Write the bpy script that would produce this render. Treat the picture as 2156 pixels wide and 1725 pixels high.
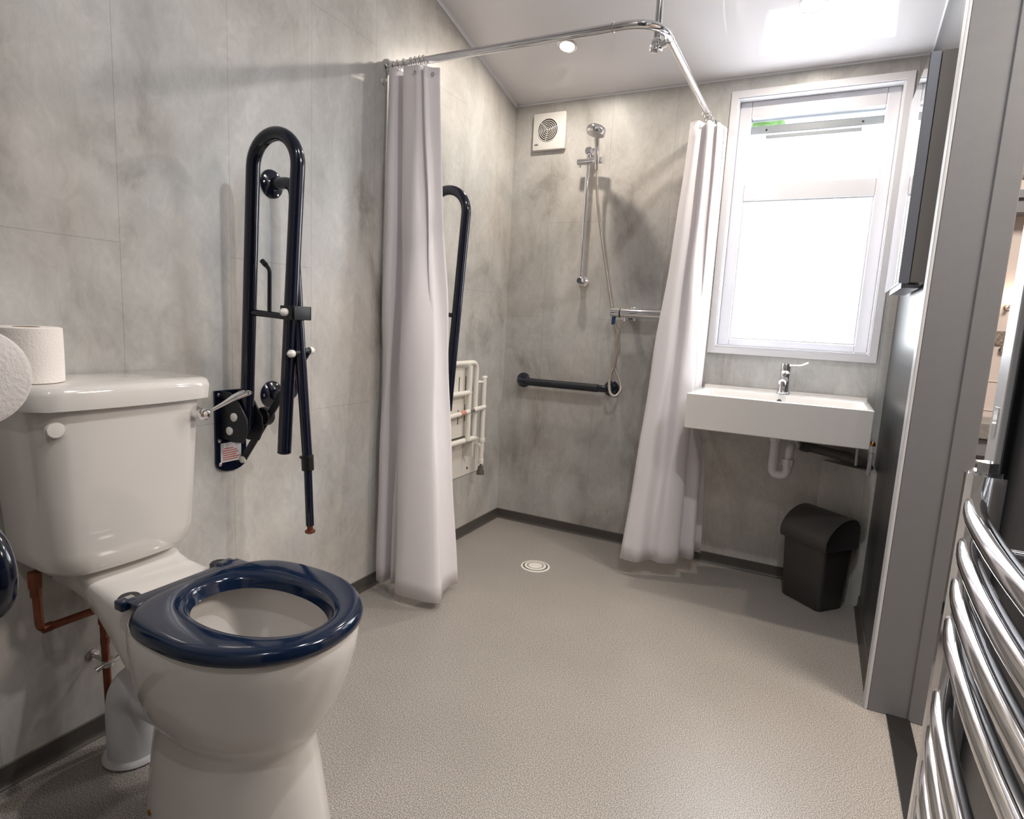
import bpy, bmesh, math, random
from mathutils import Vector, Matrix
PI = math.pi
random.seed(4)
SC = bpy.context.scene
for o in list(bpy.data.objects):
    bpy.data.objects.remove(o)
COL = SC.collection

# ------------------------------------------------------------------ camera
CAM = Vector((1.430, -2.714, 1.026))
def cam_matrix(yaw, pitch, roll):
    a, b, c = (math.radians(v) for v in (yaw, pitch, roll))
    right = Vector((1, 0, 0)); fwd = Vector((0, math.cos(b), math.sin(b))); up = right.cross(fwd)
    r2 = right*math.cos(c) + up*math.sin(c); u2 = -right*math.sin(c) + up*math.cos(c)
    rz = Matrix.Rotation(a, 3, 'Z')
    r2, u2, f2 = rz@r2, rz@u2, rz@fwd
    m = Matrix((r2, u2, -f2)).transposed().to_4x4()
    m.translation = CAM
    return m
cam = bpy.data.cameras.new('camera'); camo = bpy.data.objects.new('camera', cam); COL.objects.link(camo)
cam.sensor_width = 36; cam.lens = 1264*36/2156; cam.clip_start = 0.02
camo.matrix_world = cam_matrix(26.8, -8.35, 2.95)
SC.camera = camo

# ------------------------------------------------------------------ world, lights, exposure
SC.view_settings.view_transform = 'Standard'; SC.view_settings.look = 'None'
SC.view_settings.exposure = 0.54; SC.view_settings.gamma = 1.0
W = bpy.data.worlds.new('overcast_sky'); SC.world = W; W.use_nodes = True
W.node_tree.nodes['Background'].inputs[0].default_value = (0.80, 0.90, 1.0, 1)
W.node_tree.nodes['Background'].inputs[1].default_value = 1.6
SLOPE = -0.242          # the ceiling rises towards the camera
def ceil_z(y): return 2.05 + SLOPE*y
def downlight(x, y, power, col):
    l = bpy.data.lights.new('downlight_lamp', 'AREA'); l.shape = 'DISK'; l.size = 0.052; l.energy = power; l.color = col
    o = bpy.data.objects.new('downlight_lamp', l); COL.objects.link(o)
    o.location = (x, y, ceil_z(y)-0.006)
    o.rotation_euler = (math.atan(SLOPE), 0, 0)
    return o
WARM, NEUT = (1.0, 0.90, 0.79), (0.97, 0.98, 1.0)
DOWNLIGHTS = [(0.39, -0.33, 4.6, WARM), (1.275, -0.33, 5.5, WARM), (1.385, -1.66, 9.5, NEUT), (1.385, -2.99, 6.0, NEUT)]  # last entry is an unseen fill light, added to brighten camera-facing surfaces
for k, (x, y, p, c) in enumerate(DOWNLIGHTS):
    downlight(x, y, p, c)
PANE = 7.6            # brightness of the daylit frosted panes
# fill light added to brighten the next room, its source unseen
nl = bpy.data.lights.new('next_room_fill', 'AREA'); nl.size = 0.5; nl.energy = 30; nl.color = (1.0, 0.90, 0.80)
nlo = bpy.data.objects.new('next_room_fill', nl); COL.objects.link(nlo)
nlo.location = (2.4, -1.3, 2.25)

# ------------------------------------------------------------------ materials
def srgb(r, g, b):
    f = lambda v: (v/255/12.92) if v/255 <= 0.04045 else ((v/255+0.055)/1.055)**2.4
    return (f(r), f(g), f(b), 1)
def mat(name, col, rough=0.5, metal=0.0, spec=0.5, coat=0.0, sss=0.0, trans=0.0, bump=0.0, bscale=60, var=0.0, vscale=8, emit=None, estr=0, aniso=0.0):
    m = bpy.data.materials.new(name); m.use_nodes = True
    nt = m.node_tree; n = nt.nodes; L = nt.links; p = n['Principled BSDF']
    p.inputs['Base Color'].default_value = col; p.inputs['Roughness'].default_value = rough
    p.inputs['Metallic'].default_value = metal; p.inputs['Specular IOR Level'].default_value = spec
    p.inputs['Coat Weight'].default_value = coat; p.inputs['Coat Roughness'].default_value = 0.05
    p.inputs['Transmission Weight'].default_value = trans
    if emit: p.inputs['Emission Color'].default_value = emit; p.inputs['Emission Strength'].default_value = estr
    tc = n.new('ShaderNodeTexCoord')
    nz = n.new('ShaderNodeTexNoise'); nz.inputs['Scale'].default_value = vscale; nz.inputs['Detail'].default_value = 5
    L.new(tc.outputs['Object'], nz.inputs['Vector'])
    mr = n.new('ShaderNodeMapRange'); L.new(nz.outputs['Fac'], mr.inputs['Value'])
    mr.inputs['From Min'].default_value = 0.25; mr.inputs['From Max'].default_value = 0.75
    if var > 0:
        mx = n.new('ShaderNodeMix'); mx.data_type = 'RGBA'
        mx.inputs['A'].default_value = tuple(c*(1-var) for c in col[:3])+(1,)
        mx.inputs['B'].default_value = tuple(min(1, c*(1+var)) for c in col[:3])+(1,)
        L.new(mr.outputs['Result'], mx.inputs['Factor']); L.new(mx.outputs['Result'], p.inputs['Base Color'])
    mr2 = n.new('ShaderNodeMapRange'); L.new(nz.outputs['Fac'], mr2.inputs['Value'])
    mr2.inputs['To Min'].default_value = max(0, rough*0.92); mr2.inputs['To Max'].default_value = min(1, rough*1.08)
    L.new(mr2.outputs['Result'], p.inputs['Roughness'])
    if bump > 0:
        nb = n.new('ShaderNodeTexNoise'); nb.inputs['Scale'].default_value = bscale; nb.inputs['Detail'].default_value = 3
        L.new(tc.outputs['Object'], nb.inputs['Vector'])
        b = n.new('ShaderNodeBump'); b.inputs['Strength'].default_value = bump; b.inputs['Distance'].default_value = 0.002
        L.new(nb.outputs['Fac'], b.inputs['Height']); L.new(b.outputs['Normal'], p.inputs['Normal'])
    return m

def concrete_mat(name, axis, off, rowoff=0.0):
    """wall panelling with a cloudy concrete print; joints run as staggered tall tiles. axis = horizontal axis of the wall"""
    m = bpy.data.materials.new(name); m.use_nodes = True
    nt = m.node_tree; n = nt.nodes; L = nt.links; p = n['Principled BSDF']
    p.inputs['Roughness'].default_value = 0.38; p.inputs['Specular IOR Level'].default_value = 0.42
    tc = n.new('ShaderNodeTexCoord'); sp = n.new('ShaderNodeSeparateXYZ'); L.new(tc.outputs['Object'], sp.inputs[0])
    big = n.new('ShaderNodeTexNoise'); big.inputs['Scale'].default_value = 2.6; big.inputs['Detail'].default_value = 9; big.inputs['Roughness'].default_value = 0.62; big.inputs['Distortion'].default_value = 0.6
    mp = n.new('ShaderNodeMapping'); mp.inputs['Location'].default_value = (3.1, 1.7, 0.4); mp.inputs['Scale'].default_value = (1.2, 1.2, 0.75)
    L.new(tc.outputs['Object'], mp.inputs['Vector']); L.new(mp.outputs['Vector'], big.inputs['Vector'])
    cr = n.new('ShaderNodeValToRGB'); L.new(big.outputs['Fac'], cr.inputs[0])
    e = cr.color_ramp.elements; e[0].position = 0.30; e[0].color = srgb(140, 135, 130); e[1].position = 0.68; e[1].color = srgb(202, 199, 195)
    x = e.new(0.44); x.color = srgb(178, 175, 171); x = e.new(0.54); x.color = srgb(188, 186, 183)
    # fine trowel marks
    fine = n.new('ShaderNodeTexNoise'); fine.inputs['Scale'].default_value = 20; fine.inputs['Detail'].default_value = 11; fine.inputs['Roughness'].default_value = 0.7; fine.inputs['Distortion'].default_value = 1.6
    L.new(mp.outputs['Vector'], fine.inputs['Vector'])
    fr = n.new('ShaderNodeMapRange'); fr.inputs['From Min'].default_value = 0.3; fr.inputs['From Max'].default_value = 0.7; fr.inputs['To Min'].default_value = 0.87; fr.inputs['To Max'].default_value = 1.07
    L.new(fine.outputs['Fac'], fr.inputs['Value'])
    ml = n.new('ShaderNodeVectorMath'); ml.operation = 'SCALE'; L.new(cr.outputs[0], ml.inputs[0]); L.new(fr.outputs[0], ml.inputs['Scale'])
    # warm / cool drift
    drift = n.new('ShaderNodeTexNoise'); drift.inputs['Scale'].default_value = 1.6; drift.inputs['Detail'].default_value = 4
    L.new(tc.outputs['Object'], drift.inputs['Vector'])
    dm = n.new('ShaderNodeMix'); dm.data_type = 'RGBA'; dm.inputs['A'].default_value = (0.96, 1.0, 1.02, 1); dm.inputs['B'].default_value = (1.03, 1.0, 0.97, 1)
    dr = n.new('ShaderNodeMapRange'); dr.inputs['From Min'].default_value = 0.35; dr.inputs['From Max'].default_value = 0.65; L.new(drift.outputs['Fac'], dr.inputs['Value']); L.new(dr.outputs[0], dm.inputs['Factor'])
    m2 = n.new('ShaderNodeVectorMath'); m2.operation = 'MULTIPLY'; L.new(ml.outputs[0], m2.inputs[0]); L.new(dm.outputs['Result'], m2.inputs[1])
    # joints
    cb = n.new('ShaderNodeCombineXYZ'); add = n.new('ShaderNodeMath'); add.operation = 'ADD'; add.inputs[1].default_value = off
    L.new(sp.outputs[axis], add.inputs[0]); ad2 = n.new('ShaderNodeMath'); ad2.operation = 'ADD'; ad2.inputs[1].default_value = rowoff
    L.new(sp.outputs['Z'], ad2.inputs[0]); L.new(ad2.outputs[0], cb.inputs['X']); L.new(add.outputs[0], cb.inputs['Y'])
    br = n.new('ShaderNodeTexBrick'); br.inputs['Scale'].default_value = 1.0; br.inputs['Brick Width'].default_value = 1.2; br.inputs['Row Height'].default_value = 0.2866
    br.inputs['Mortar Size'].default_value = 0.0011; br.inputs['Mortar Smooth'].default_value = 0.5; br.offset = 0.37; br.offset_frequency = 2
    L.new(cb.outputs[0], br.inputs['Vector'])
    jm = n.new('ShaderNodeMix'); jm.data_type = 'RGBA'; L.new(m2.outputs[0], jm.inputs['A'])
    dk = n.new('ShaderNodeVectorMath'); dk.operation = 'SCALE'; dk.inputs['Scale'].default_value = 0.72; L.new(m2.outputs[0], dk.inputs[0]); L.new(dk.outputs[0], jm.inputs['B'])
    L.new(br.outputs['Fac'], jm.inputs['Factor']); L.new(jm.outputs['Result'], p.inputs['Base Color'])
    bp = n.new('ShaderNodeBump'); bp.inputs['Strength'].default_value = 0.12; bp.inputs['Distance'].default_value = 0.001
    L.new(fine.outputs['Fac'], bp.inputs['Height']); L.new(bp.outputs['Normal'], p.inputs['Normal'])
    return m

def floor_mat(name):
    m = bpy.data.materials.new(name); m.use_nodes = True
    nt = m.node_tree; n = nt.nodes; L = nt.links; p = n['Principled BSDF']
    tc = n.new('ShaderNodeTexCoord')
    a = n.new('ShaderNodeTexNoise'); a.inputs['Scale'].default_value = 400; a.inputs['Detail'].default_value = 2; L.new(tc.outputs['Object'], a.inputs['Vector'])
    cr = n.new('ShaderNodeValToRGB'); L.new(a.outputs['Fac'], cr.inputs[0])
    e = cr.color_ramp.elements; e[0].position = 0.36; e[0].color = srgb(108, 102, 97); e[1].position = 0.64; e[1].color = srgb(186, 180, 175)
    x = e.new(0.50); x.color = srgb(150, 144, 137)
    b = n.new('ShaderNodeTexNoise'); b.inputs['Scale'].default_value = 3; b.inputs['Detail'].default_value = 4; L.new(tc.outputs['Object'], b.inputs['Vector'])
    mr = n.new('ShaderNodeMapRange'); L.new(b.outputs['Fac'], mr.inputs['Value']); mr.inputs['From Min'].default_value = 0.3; mr.inputs['From Max'].default_value = 0.7; mr.inputs['To Min'].default_value = 0.95; mr.inputs['To Max'].default_value = 1.05
    s = n.new('ShaderNodeVectorMath'); s.operation = 'SCALE'; L.new(cr.outputs[0], s.inputs[0]); L.new(mr.outputs[0], s.inputs['Scale']); L.new(s.outputs[0], p.inputs['Base Color'])
    p.inputs['Roughness'].default_value = 0.27; p.inputs['Specular IOR Level'].default_value = 0.45
    v = n.new('ShaderNodeTexNoise'); v.inputs['Scale'].default_value = 480; v.inputs['Detail'].default_value = 2; L.new(tc.outputs['Object'], v.inputs['Vector'])
    bp = n.new('ShaderNodeBump'); bp.inputs['Strength'].default_value = 0.45; bp.inputs['Distance'].default_value = 0.0008
    L.new(v.outputs['Fac'], bp.inputs['Height']); L.new(bp.outputs['Normal'], p.inputs['Normal'])
    return m

def streak_mat(name, col, col2, rough):
    m = bpy.data.materials.new(name); m.use_nodes = True
    nt = m.node_tree; n = nt.nodes; L = nt.links; p = n['Principled BSDF']
    tc = n.new('ShaderNodeTexCoord'); mp = n.new('ShaderNodeMapping'); mp.inputs['Scale'].default_value = (1, 60, 1.5)
    L.new(tc.outputs['Object'], mp.inputs['Vector']); a = n.new('ShaderNodeTexNoise'); a.inputs['Scale'].default_value = 2; a.inputs['Detail'].default_value = 6
    L.new(mp.outputs['Vector'], a.inputs['Vector']); mx = n.new('ShaderNodeMix'); mx.data_type = 'RGBA'; mx.inputs['A'].default_value = col; mx.inputs['B'].default_value = col2
    L.new(a.outputs['Fac'], mx.inputs['Factor']); L.new(mx.outputs['Result'], p.inputs['Base Color'])
    mr = n.new('ShaderNodeMapRange'); mr.inputs['To Min'].default_value = rough*0.8; mr.inputs['To Max'].default_value = rough*1.3
    L.new(a.outputs['Fac'], mr.inputs['Value']); L.new(mr.outputs[0], p.inputs['Roughness'])
    return m

M = dict(
    wallL=concrete_mat('concrete_print_panel_left', 'Y', 1.883, -1.157),
    wallB=concrete_mat('concrete_print_panel_back', 'X', -0.489, -0.3),
    floor=floor_mat('speckled_safety_vinyl'),
    cove=mat('vinyl_cove_trim', srgb(76, 72, 68), 0.45, var=0.08, vscale=120, bump=0.2, bscale=300),
    ceil=mat('gloss_white_ceiling_panel', srgb(224, 221, 223), 0.07, spec=0.55, var=0.015, vscale=3),
    dark=streak_mat('dark_slate_panel', srgb(50, 50, 52), srgb(66, 66, 68), 0.30),
    upvc=mat('white_upvc', srgb(222, 222, 227), 0.25, var=0.01),
    sash=mat('pale_grey_aluminium', srgb(150, 156, 160), 0.35, var=0.01),
    jamb=mat('grey_satin_paint', srgb(116, 117, 120), 0.38, var=0.02, vscale=30, bump=0.08, bscale=500),
    jamb_lit=mat('grey_paint_lit_edge', srgb(196, 197, 200), 0.35, var=0.01),  # door frame edge coloured lighter for the light it catches
    ceramic=mat('white_vitreous_china', srgb(234, 231, 228), 0.07, spec=0.6, coat=0.4, var=0.008, vscale=3),
    pan=mat('toilet_china', srgb(218, 213, 208), 0.07, spec=0.6, coat=0.4, var=0.008, vscale=3),
    white=mat('white_plastic', srgb(226, 224, 220), 0.32, var=0.01),
    whitecoat=mat('white_powder_coat', srgb(226, 222, 214), 0.3, var=0.01),
    pipewhite=mat('white_pvc_pipe', srgb(205, 205, 208), 0.35, var=0.02),
    navy=mat('navy_gloss_paint', srgb(12, 19, 38), 0.15, spec=0.5, coat=0.2, var=0.06, vscale=6),
    navyseat=mat('navy_gloss_seat_plastic', srgb(14, 30, 54), 0.12, spec=0.45, coat=0.15, var=0.05, vscale=5),
    navymatt=mat('navy_ribbed_plastic', srgb(26, 29, 36), 0.5, var=0.06),
    black=mat('black_plastic', srgb(20, 20, 23), 0.35, var=0.05),
    bin=mat('charcoal_plastic', srgb(58, 56, 56), 0.42, var=0.05, bump=0.15, bscale=400),
    chrome=mat('polished_chrome', (0.80, 0.80, 0.82, 1), 0.06, metal=1.0, var=0.01),
    steel=mat('brushed_steel', (0.62, 0.61, 0.60, 1), 0.28, metal=1.0, var=0.04, vscale=40),
    hose=mat('metal_shower_hose', (0.52, 0.47, 0.42, 1), 0.3, metal=0.9, bump=0.6, bscale=500),
    copper=mat('old_copper', srgb(128, 78, 60), 0.38, metal=0.85, var=0.25, vscale=50),
    brass=mat('brass', srgb(190, 140, 80), 0.3, metal=1.0, var=0.05),
    paper=mat('toilet_tissue', srgb(236, 228, 222), 0.95, spec=0.1, bump=0.5, bscale=220, var=0.02, vscale=30),
    card=mat('cardboard_core', srgb(150, 130, 105), 0.9, var=0.05),
    fabric=None,
    pvcgrey=mat('grey_waste_pipe', srgb(84, 84, 84), 0.45, var=0.05),
    rubber=mat('grey_rubber', srgb(82, 78, 72), 0.7, var=0.05),
    red=mat('red_ink', srgb(200, 80, 70), 0.6), ink=mat('grey_ink', srgb(110, 110, 115), 0.6),
    label=mat('white_label', srgb(225, 225, 228), 0.45),
    redtape=mat('pinkish_tape', srgb(196, 140, 125), 0.6), blue=mat('blue_plastic', srgb(20, 60, 110), 0.35),
    slot=mat('dark_recess', srgb(45, 40, 36), 0.8),
    mirror=mat('mirror_glass', (0.9, 0.92, 0.93, 1), 0.01, metal=1.0),
    alu=mat('satin_aluminium', srgb(140, 142, 150), 0.32, metal=0.6, var=0.02),
    aludk=mat('grey_cabinet_side', srgb(128, 122, 118), 0.45, metal=0.1, var=0.02),
    carpet=mat('beige_carpet', srgb(150, 138, 125), 0.95, var=0.3, vscale=200, bump=0.9, bscale=300),
    strip=mat('black_threshold_rubber', srgb(24, 23, 23), 0.5, var=0.05, vscale=60),
    tile=mat('cream_panel', srgb(222, 210, 204), 0.4, var=0.02), worktop=mat('grey_stone_worktop', srgb(140, 138, 134), 0.4, var=0.2, vscale=90),
    cupboard=mat('grey_cupboard', srgb(128, 130, 136), 0.4, var=0.02), outdoor=mat('foliage_green', srgb(150, 186, 120), 0.8, var=0.4, vscale=14),
    rearwall=mat('grey_wall_paint', srgb(165, 158, 150), 0.6, var=0.03),
)
def mosaic():
    m = bpy.data.materials.new('brown_mosaic'); m.use_nodes = True; nt = m.node_tree; n = nt.nodes; L = nt.links
    tc = n.new('ShaderNodeTexCoord'); v = n.new('ShaderNodeTexVoronoi'); v.inputs['Scale'].default_value = 90; L.new(tc.outputs['Object'], v.inputs['Vector'])
    cr = n.new('ShaderNodeValToRGB'); L.new(v.outputs['Distance'], cr.inputs[0]); cr.color_ramp.elements[0].color = srgb(176, 164, 152); cr.color_ramp.elements[1].color = srgb(96, 82, 72)
    L.new(cr.outputs[0], n['Principled BSDF'].inputs['Base Color']); n['Principled BSDF'].inputs['Roughness'].default_value = 0.3
    return m
M['mosaic'] = mosaic()
def fabric_mat():
    m = bpy.data.materials.new('white_curtain_polyester'); m.use_nodes = True; nt = m.node_tree; n = nt.nodes; L = nt.links
    p = n['Principled BSDF']; p.inputs['Base Color'].default_value = srgb(244, 240, 242); p.inputs['Roughness'].default_value = 0.75; p.inputs['Sheen Weight'].default_value = 0.2
    tc = n.new('ShaderNodeTexCoord'); nz = n.new('ShaderNodeTexNoise'); nz.inputs['Scale'].default_value = 9; nz.inputs['Detail'].default_value = 3; L.new(tc.outputs['Object'], nz.inputs['Vector'])
    b = n.new('ShaderNodeBump'); b.inputs['Strength'].default_value = 0.3; b.inputs['Distance'].default_value = 0.01; L.new(nz.outputs['Fac'], b.inputs['Height']); L.new(b.outputs['Normal'], p.inputs['Normal'])
    t = n.new('ShaderNodeBsdfTranslucent'); t.inputs[0].default_value = srgb(244, 240, 244); mx = n.new('ShaderNodeMixShader'); mx.inputs[0].default_value = 0.22
    L.new(p.outputs[0], mx.inputs[1]); L.new(t.outputs[0], mx.inputs[2]); L.new(mx.outputs[0], n['Material Output'].inputs[0])
    return m
M['fabric'] = fabric_mat()
def glass_mat():
    m = bpy.data.materials.new('clear_glass'); m.use_nodes = True; nt = m.node_tree; n = nt.nodes
    p = n['Principled BSDF']; p.inputs['Transmission Weight'].default_value = 1; p.inputs['Roughness'].default_value = 0.02; p.inputs['IOR'].default_value = 1.05
    return m
M['glass'] = glass_mat()
M['frost'] = mat('frosted_glass_in_daylight', srgb(240, 244, 248), 0.4, emit=(0.90, 0.95, 1.0, 1), estr=PANE)
M['sky'] = mat('pale_frosted_strip', srgb(240, 244, 248), 0.5, emit=(0.93, 0.98, 1.0, 1), estr=1.6)
M['lampglow'] = mat('lamp_lens', (1, 0.9, 0.8, 1), 0.4, emit=(1.0, 0.86, 0.70, 1), estr=40)
M['wallglow'] = mat('warm_lamp_glass', (1, 0.9, 0.8, 1), 0.4, emit=(1.0, 0.80, 0.55, 1), estr=14)

# ------------------------------------------------------------------ mesh helpers (all in world metres)
def link(name, bm, m, parent=None, smooth=True, bevel=0.0, seg=2, loc=None, angle=40, subsurf=0):
    me = bpy.data.meshes.new(name)
    base = Vector(loc) if loc is not None else Vector((0, 0, 0))
    if parent is not None:
        base = Vector((0, 0, 0)); q = parent
        while q is not None: base = base + q.location; q = q.parent
    bmesh.ops.recalc_face_normals(bm, faces=bm.faces[:])
    bmesh.ops.translate(bm, verts=bm.verts[:], vec=-base)
    bm.to_mesh(me); bm.free()
    o = bpy.data.objects.new(name, me); COL.objects.link(o)
    ms = m if isinstance(m, (list, tuple)) else [m]
    for k in ms: me.materials.append(k)
    if parent is not None: o.parent = parent
    elif loc is not None: o.location = base
    if bevel > 0:
        b = o.modifiers.new('bevel', 'BEVEL'); b.width = bevel; b.segments = seg; b.limit_method = 'ANGLE'; b.angle_limit = math.radians(35); b.harden_normals = False
    if subsurf:
        s = o.modifiers.new('sub', 'SUBSURF'); s.levels = subsurf; s.render_levels = subsurf
    if smooth:
        for f in me.polygons: f.use_smooth = True
        if not subsurf:
            es = o.modifiers.new('wn', 'EDGE_SPLIT'); es.split_angle = math.radians(angle)
    return o
def tag(o, label=None, cat=None, group=None, kind=None):
    if label: o['label'] = label
    if cat: o['category'] = cat
    if group: o['group'] = group
    if kind: o['kind'] = kind
    return o
def thing(name, loc, label, cat, group=None):
    o = bpy.data.objects.new(name, None); COL.objects.link(o); o.location = loc; o.empty_display_size = 0.05
    return tag(o, label, cat, group)
def struct(name, bm, m, **k):
    return tag(link(name, bm, m, **k), kind='structure')
def BM(): return bmesh.new()
def box(bm, x0, x1, y0, y1, z0, z1, mi=0):
    v = [bm.verts.new((x, y, z)) for x in (x0, x1) for y in (y0, y1) for z in (z0, z1)]
    fs = []
    for q in ((0, 1, 3, 2), (4, 6, 7, 5), (0, 4, 5, 1), (2, 3, 7, 6), (0, 2, 6, 4), (1, 5, 7, 3)):
        f = bm.faces.new([v[i] for i in q]); f.material_index = mi; fs.append(f)
    return v
def boxM(bm, sx, sy, sz, mtx):
    v = box(bm, -sx/2, sx/2, -sy/2, sy/2, -sz/2, sz/2)
    bmesh.ops.transform(bm, matrix=mtx, verts=v); return v
def prism(bm, pts, vec, mi=0):
    """closed polygon pts extruded by vec"""
    vec = Vector(vec)
    a = [bm.verts.new(p) for p in pts]; b = [bm.verts.new(Vector(p)+vec) for p in pts]
    n = len(pts)
    for i in range(n):
        f = bm.faces.new((a[i], a[(i+1) % n], b[(i+1) % n], b[i])); f.material_index = mi
    f = bm.faces.new(a); f.material_index = mi; f = bm.faces.new(b[::-1]); f.material_index = mi
def loft(bm, rings, closed=True, cap=(True, True)):
    V = [[bm.verts.new(p) for p in r] for r in rings]
    n = len(rings[0])
    for a, b in zip(V, V[1:]):
        for i in range(n if closed else n-1):
            j = (i+1) % n
            bm.faces.new((a[i], a[j], b[j], b[i]))
    if cap[0]: bm.faces.new(V[0][::-1])
    if cap[1]: bm.faces.new(V[-1])
    return V
def fillet(pts, r, n=7):
    """round the inner corners of a polyline"""
    P = [Vector(p) for p in pts]; out = [P[0]]
    for i in range(1, len(P)-1):
        a, b, c = P[i-1], P[i], P[i+1]
        u, v = (a-b), (c-b); d = min(r, u.length*0.49, v.length*0.49)
        u.normalize(); v.normalize()
        ang = u.angle(v)
        if ang > 3.1: out.append(b); continue
        s, e = b+u*d, b+v*d
        for k in range(n+1):
            t = k/n
            out.append(s*(1-t)**2 + b*2*t*(1-t) + e*t*t)
    out.append(P[-1]); return out
def arc(c, r, a0, a1, u, v, n=12):
    c, u, v = Vector(c), Vector(u), Vector(v)
    return [c+u*(r*math.cos(a0+(a1-a0)*k/n))+v*(r*math.sin(a0+(a1-a0)*k/n)) for k in range(n+1)]
def tube(bm, pts, r, seg=16, cap=True, flat=None):
    P = [Vector(p) for p in pts]; Q = [P[0]]
    for p in P[1:]:
        if (p-Q[-1]).length > 1e-5: Q.append(p)
    P = Q; n = len(P)
    T = []
    for i in range(n):
        a = P[max(0, i-1)]; b = P[min(n-1, i+1)]; T.append((b-a).normalized())
    up = Vector((0, 0, 1)) if abs(T[0].z) < 0.9 else Vector((0, 1, 0))
    N = (up - T[0]*up.dot(T[0])).normalized(); rings = []
    for i in range(n):
        if i > 0:
            N = (N - T[i]*N.dot(T[i])).normalized()
        B = T[i].cross(N)
        rr = r[i] if isinstance(r, (list, tuple)) else r
        k1, k2 = (flat if flat else (1, 1))
        rings.append([P[i]+N*(rr*k1*math.cos(2*PI*k/seg))+B*(rr*k2*math.sin(2*PI*k/seg)) for k in range(seg)])
    loft(bm, rings, True, (cap, cap))
def lathe(bm, prof, origin=(0, 0, 0), axis=(0, 0, 1), seg=32, cap=True):
    """prof: (radius, height) along axis"""
    A = Vector(axis).normalized(); O = Vector(origin)
    up = Vector((0, 0, 1)) if abs(A.z) < 0.9 else Vector((1, 0, 0))
    U = up.cross(A).normalized(); V = A.cross(U)
    rings = [[O+A*h+U*(max(r, 1e-5)*math.cos(2*PI*k/seg))+V*(max(r, 1e-5)*math.sin(2*PI*k/seg)) for k in range(seg)] for r, h in prof]
    loft(bm, rings, True, (cap, cap))
def sgnpow(v, e): return math.copysign(abs(v)**e, v)
def catmull(pts, m=6):
    P = [Vector(p) for p in pts]; P = [P[0]*2-P[1]]+P+[P[-1]*2-P[-2]]; out = []
    for i in range(1, len(P)-2):
        for k in range(m):
            t = k/m; a, b, c, d = P[i-1:i+3]
            out.append(0.5*((2*b)+(c-a)*t+(2*a-5*b+4*c-d)*t*t+(3*b-a-3*c+d)*t**3))
    out.append(P[-2]); return out

# ------------------------------------------------------------------ the room
RW = 1.667; REAR = -3.35
D0, D1 = -0.86, -1.68          # doorway in the right wall (far, near)
bm = BM(); prism(bm, [(-0.15, REAR-0.1, -0.06), (1.80, REAR-0.1, -0.06), (1.80, 0.12, -0.06), (-0.15, 0.12, -0.06)], (0, 0, 0.06)); struct('floor', bm, M['floor'], smooth=False)
bm = BM(); prism(bm, [(-0.15, 0.12, ceil_z(0.12)), (-0.15, REAR-0.1, ceil_z(REAR-0.1)), (1.75, REAR-0.1, ceil_z(REAR-0.1)), (1.75, 0.12, ceil_z(0.12))], (0, 0, 0.08)); struct('ceiling', bm, M['ceil'], smooth=False)
TOP = 0.02
bm = BM(); prism(bm, [(0, 0.12, -0.05), (0, REAR-0.1, -0.05), (0, REAR-0.1, ceil_z(REAR-0.1)+TOP), (0, 0.12, ceil_z(0.12)+TOP)], (-0.12, 0, 0)); struct('wall_left', bm, M['wallL'], smooth=False)
# back wall with the window opening
WX0, WX1, WZ0, WZ1 = 1.017, 1.598, 0.965, 1.972
bm = BM(); zt = 2.07
box(bm, -0.12, WX0, 0, 0.14, -0.05, zt); box(bm, WX1, 1.667, 0, 0.14, -0.05, zt)
box(bm, WX0, WX1, 0, 0.14, -0.05, WZ0); box(bm, WX0, WX1, 0, 0.14, WZ1, zt)
struct('wall_back', bm, M['wallB'], smooth=False)
bm = BM()
prism(bm, [(RW, 0.0, -0.05), (RW, D0+0.012, -0.05), (RW, D0+0.012, ceil_z(D0)+TOP), (RW, 0.0, ceil_z(0)+TOP)], (0.12, 0, 0))
prism(bm, [(RW, D1-0.012, -0.05), (RW, REAR-0.1, -0.05), (RW, REAR-0.1, ceil_z(REAR-0.1)+TOP), (RW, D1-0.012, ceil_z(D1)+TOP)], (0.12, 0, 0))
prism(bm, [(RW, D0+0.012, 2.06), (RW, D1-0.012, 2.06), (RW, D1-0.012, ceil_z(D1)+TOP), (RW, D0+0.012, ceil_z(D0)+TOP)], (0.12, 0, 0))
struct('wall_right', bm, M['dark'], smooth=False)
bm = BM(); box(bm, -0.12, 1.80, REAR-0.12, REAR, -0.05, 2.95); struct('wall_rear', bm, M['rearwall'], smooth=False)
# cove skirting where the vinyl turns up the walls
def cove(name, a, b, nrm):
    a, b, nrm = Vector(a), Vector(b), Vector(nrm)
    prof = [(0.0, 0.0)]+[(0.014-0.010*math.sin(t), 0.016-0.016*math.cos(t)) for t in [k*PI/12 for k in range(7)]]+[(0.004, 0.046), (0.0, 0.048)]
    bm = BM(); loft(bm, [[p+nrm*q[0]+Vector((0, 0, q[1])) for q in prof] for p in (a, b)]); return struct(name, bm, M['cove'])
cove('baseboard_left', (0, REAR, 0.0), (0, 0, 0.0), (1, 0, 0))
cove('baseboard_back', (0, 0, 0.0), (RW, 0, 0.0), (0, -1, 0))
cove('baseboard_right', (RW, 0, 0.0), (RW, D0+0.02, 0.0), (-1, 0, 0))
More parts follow.
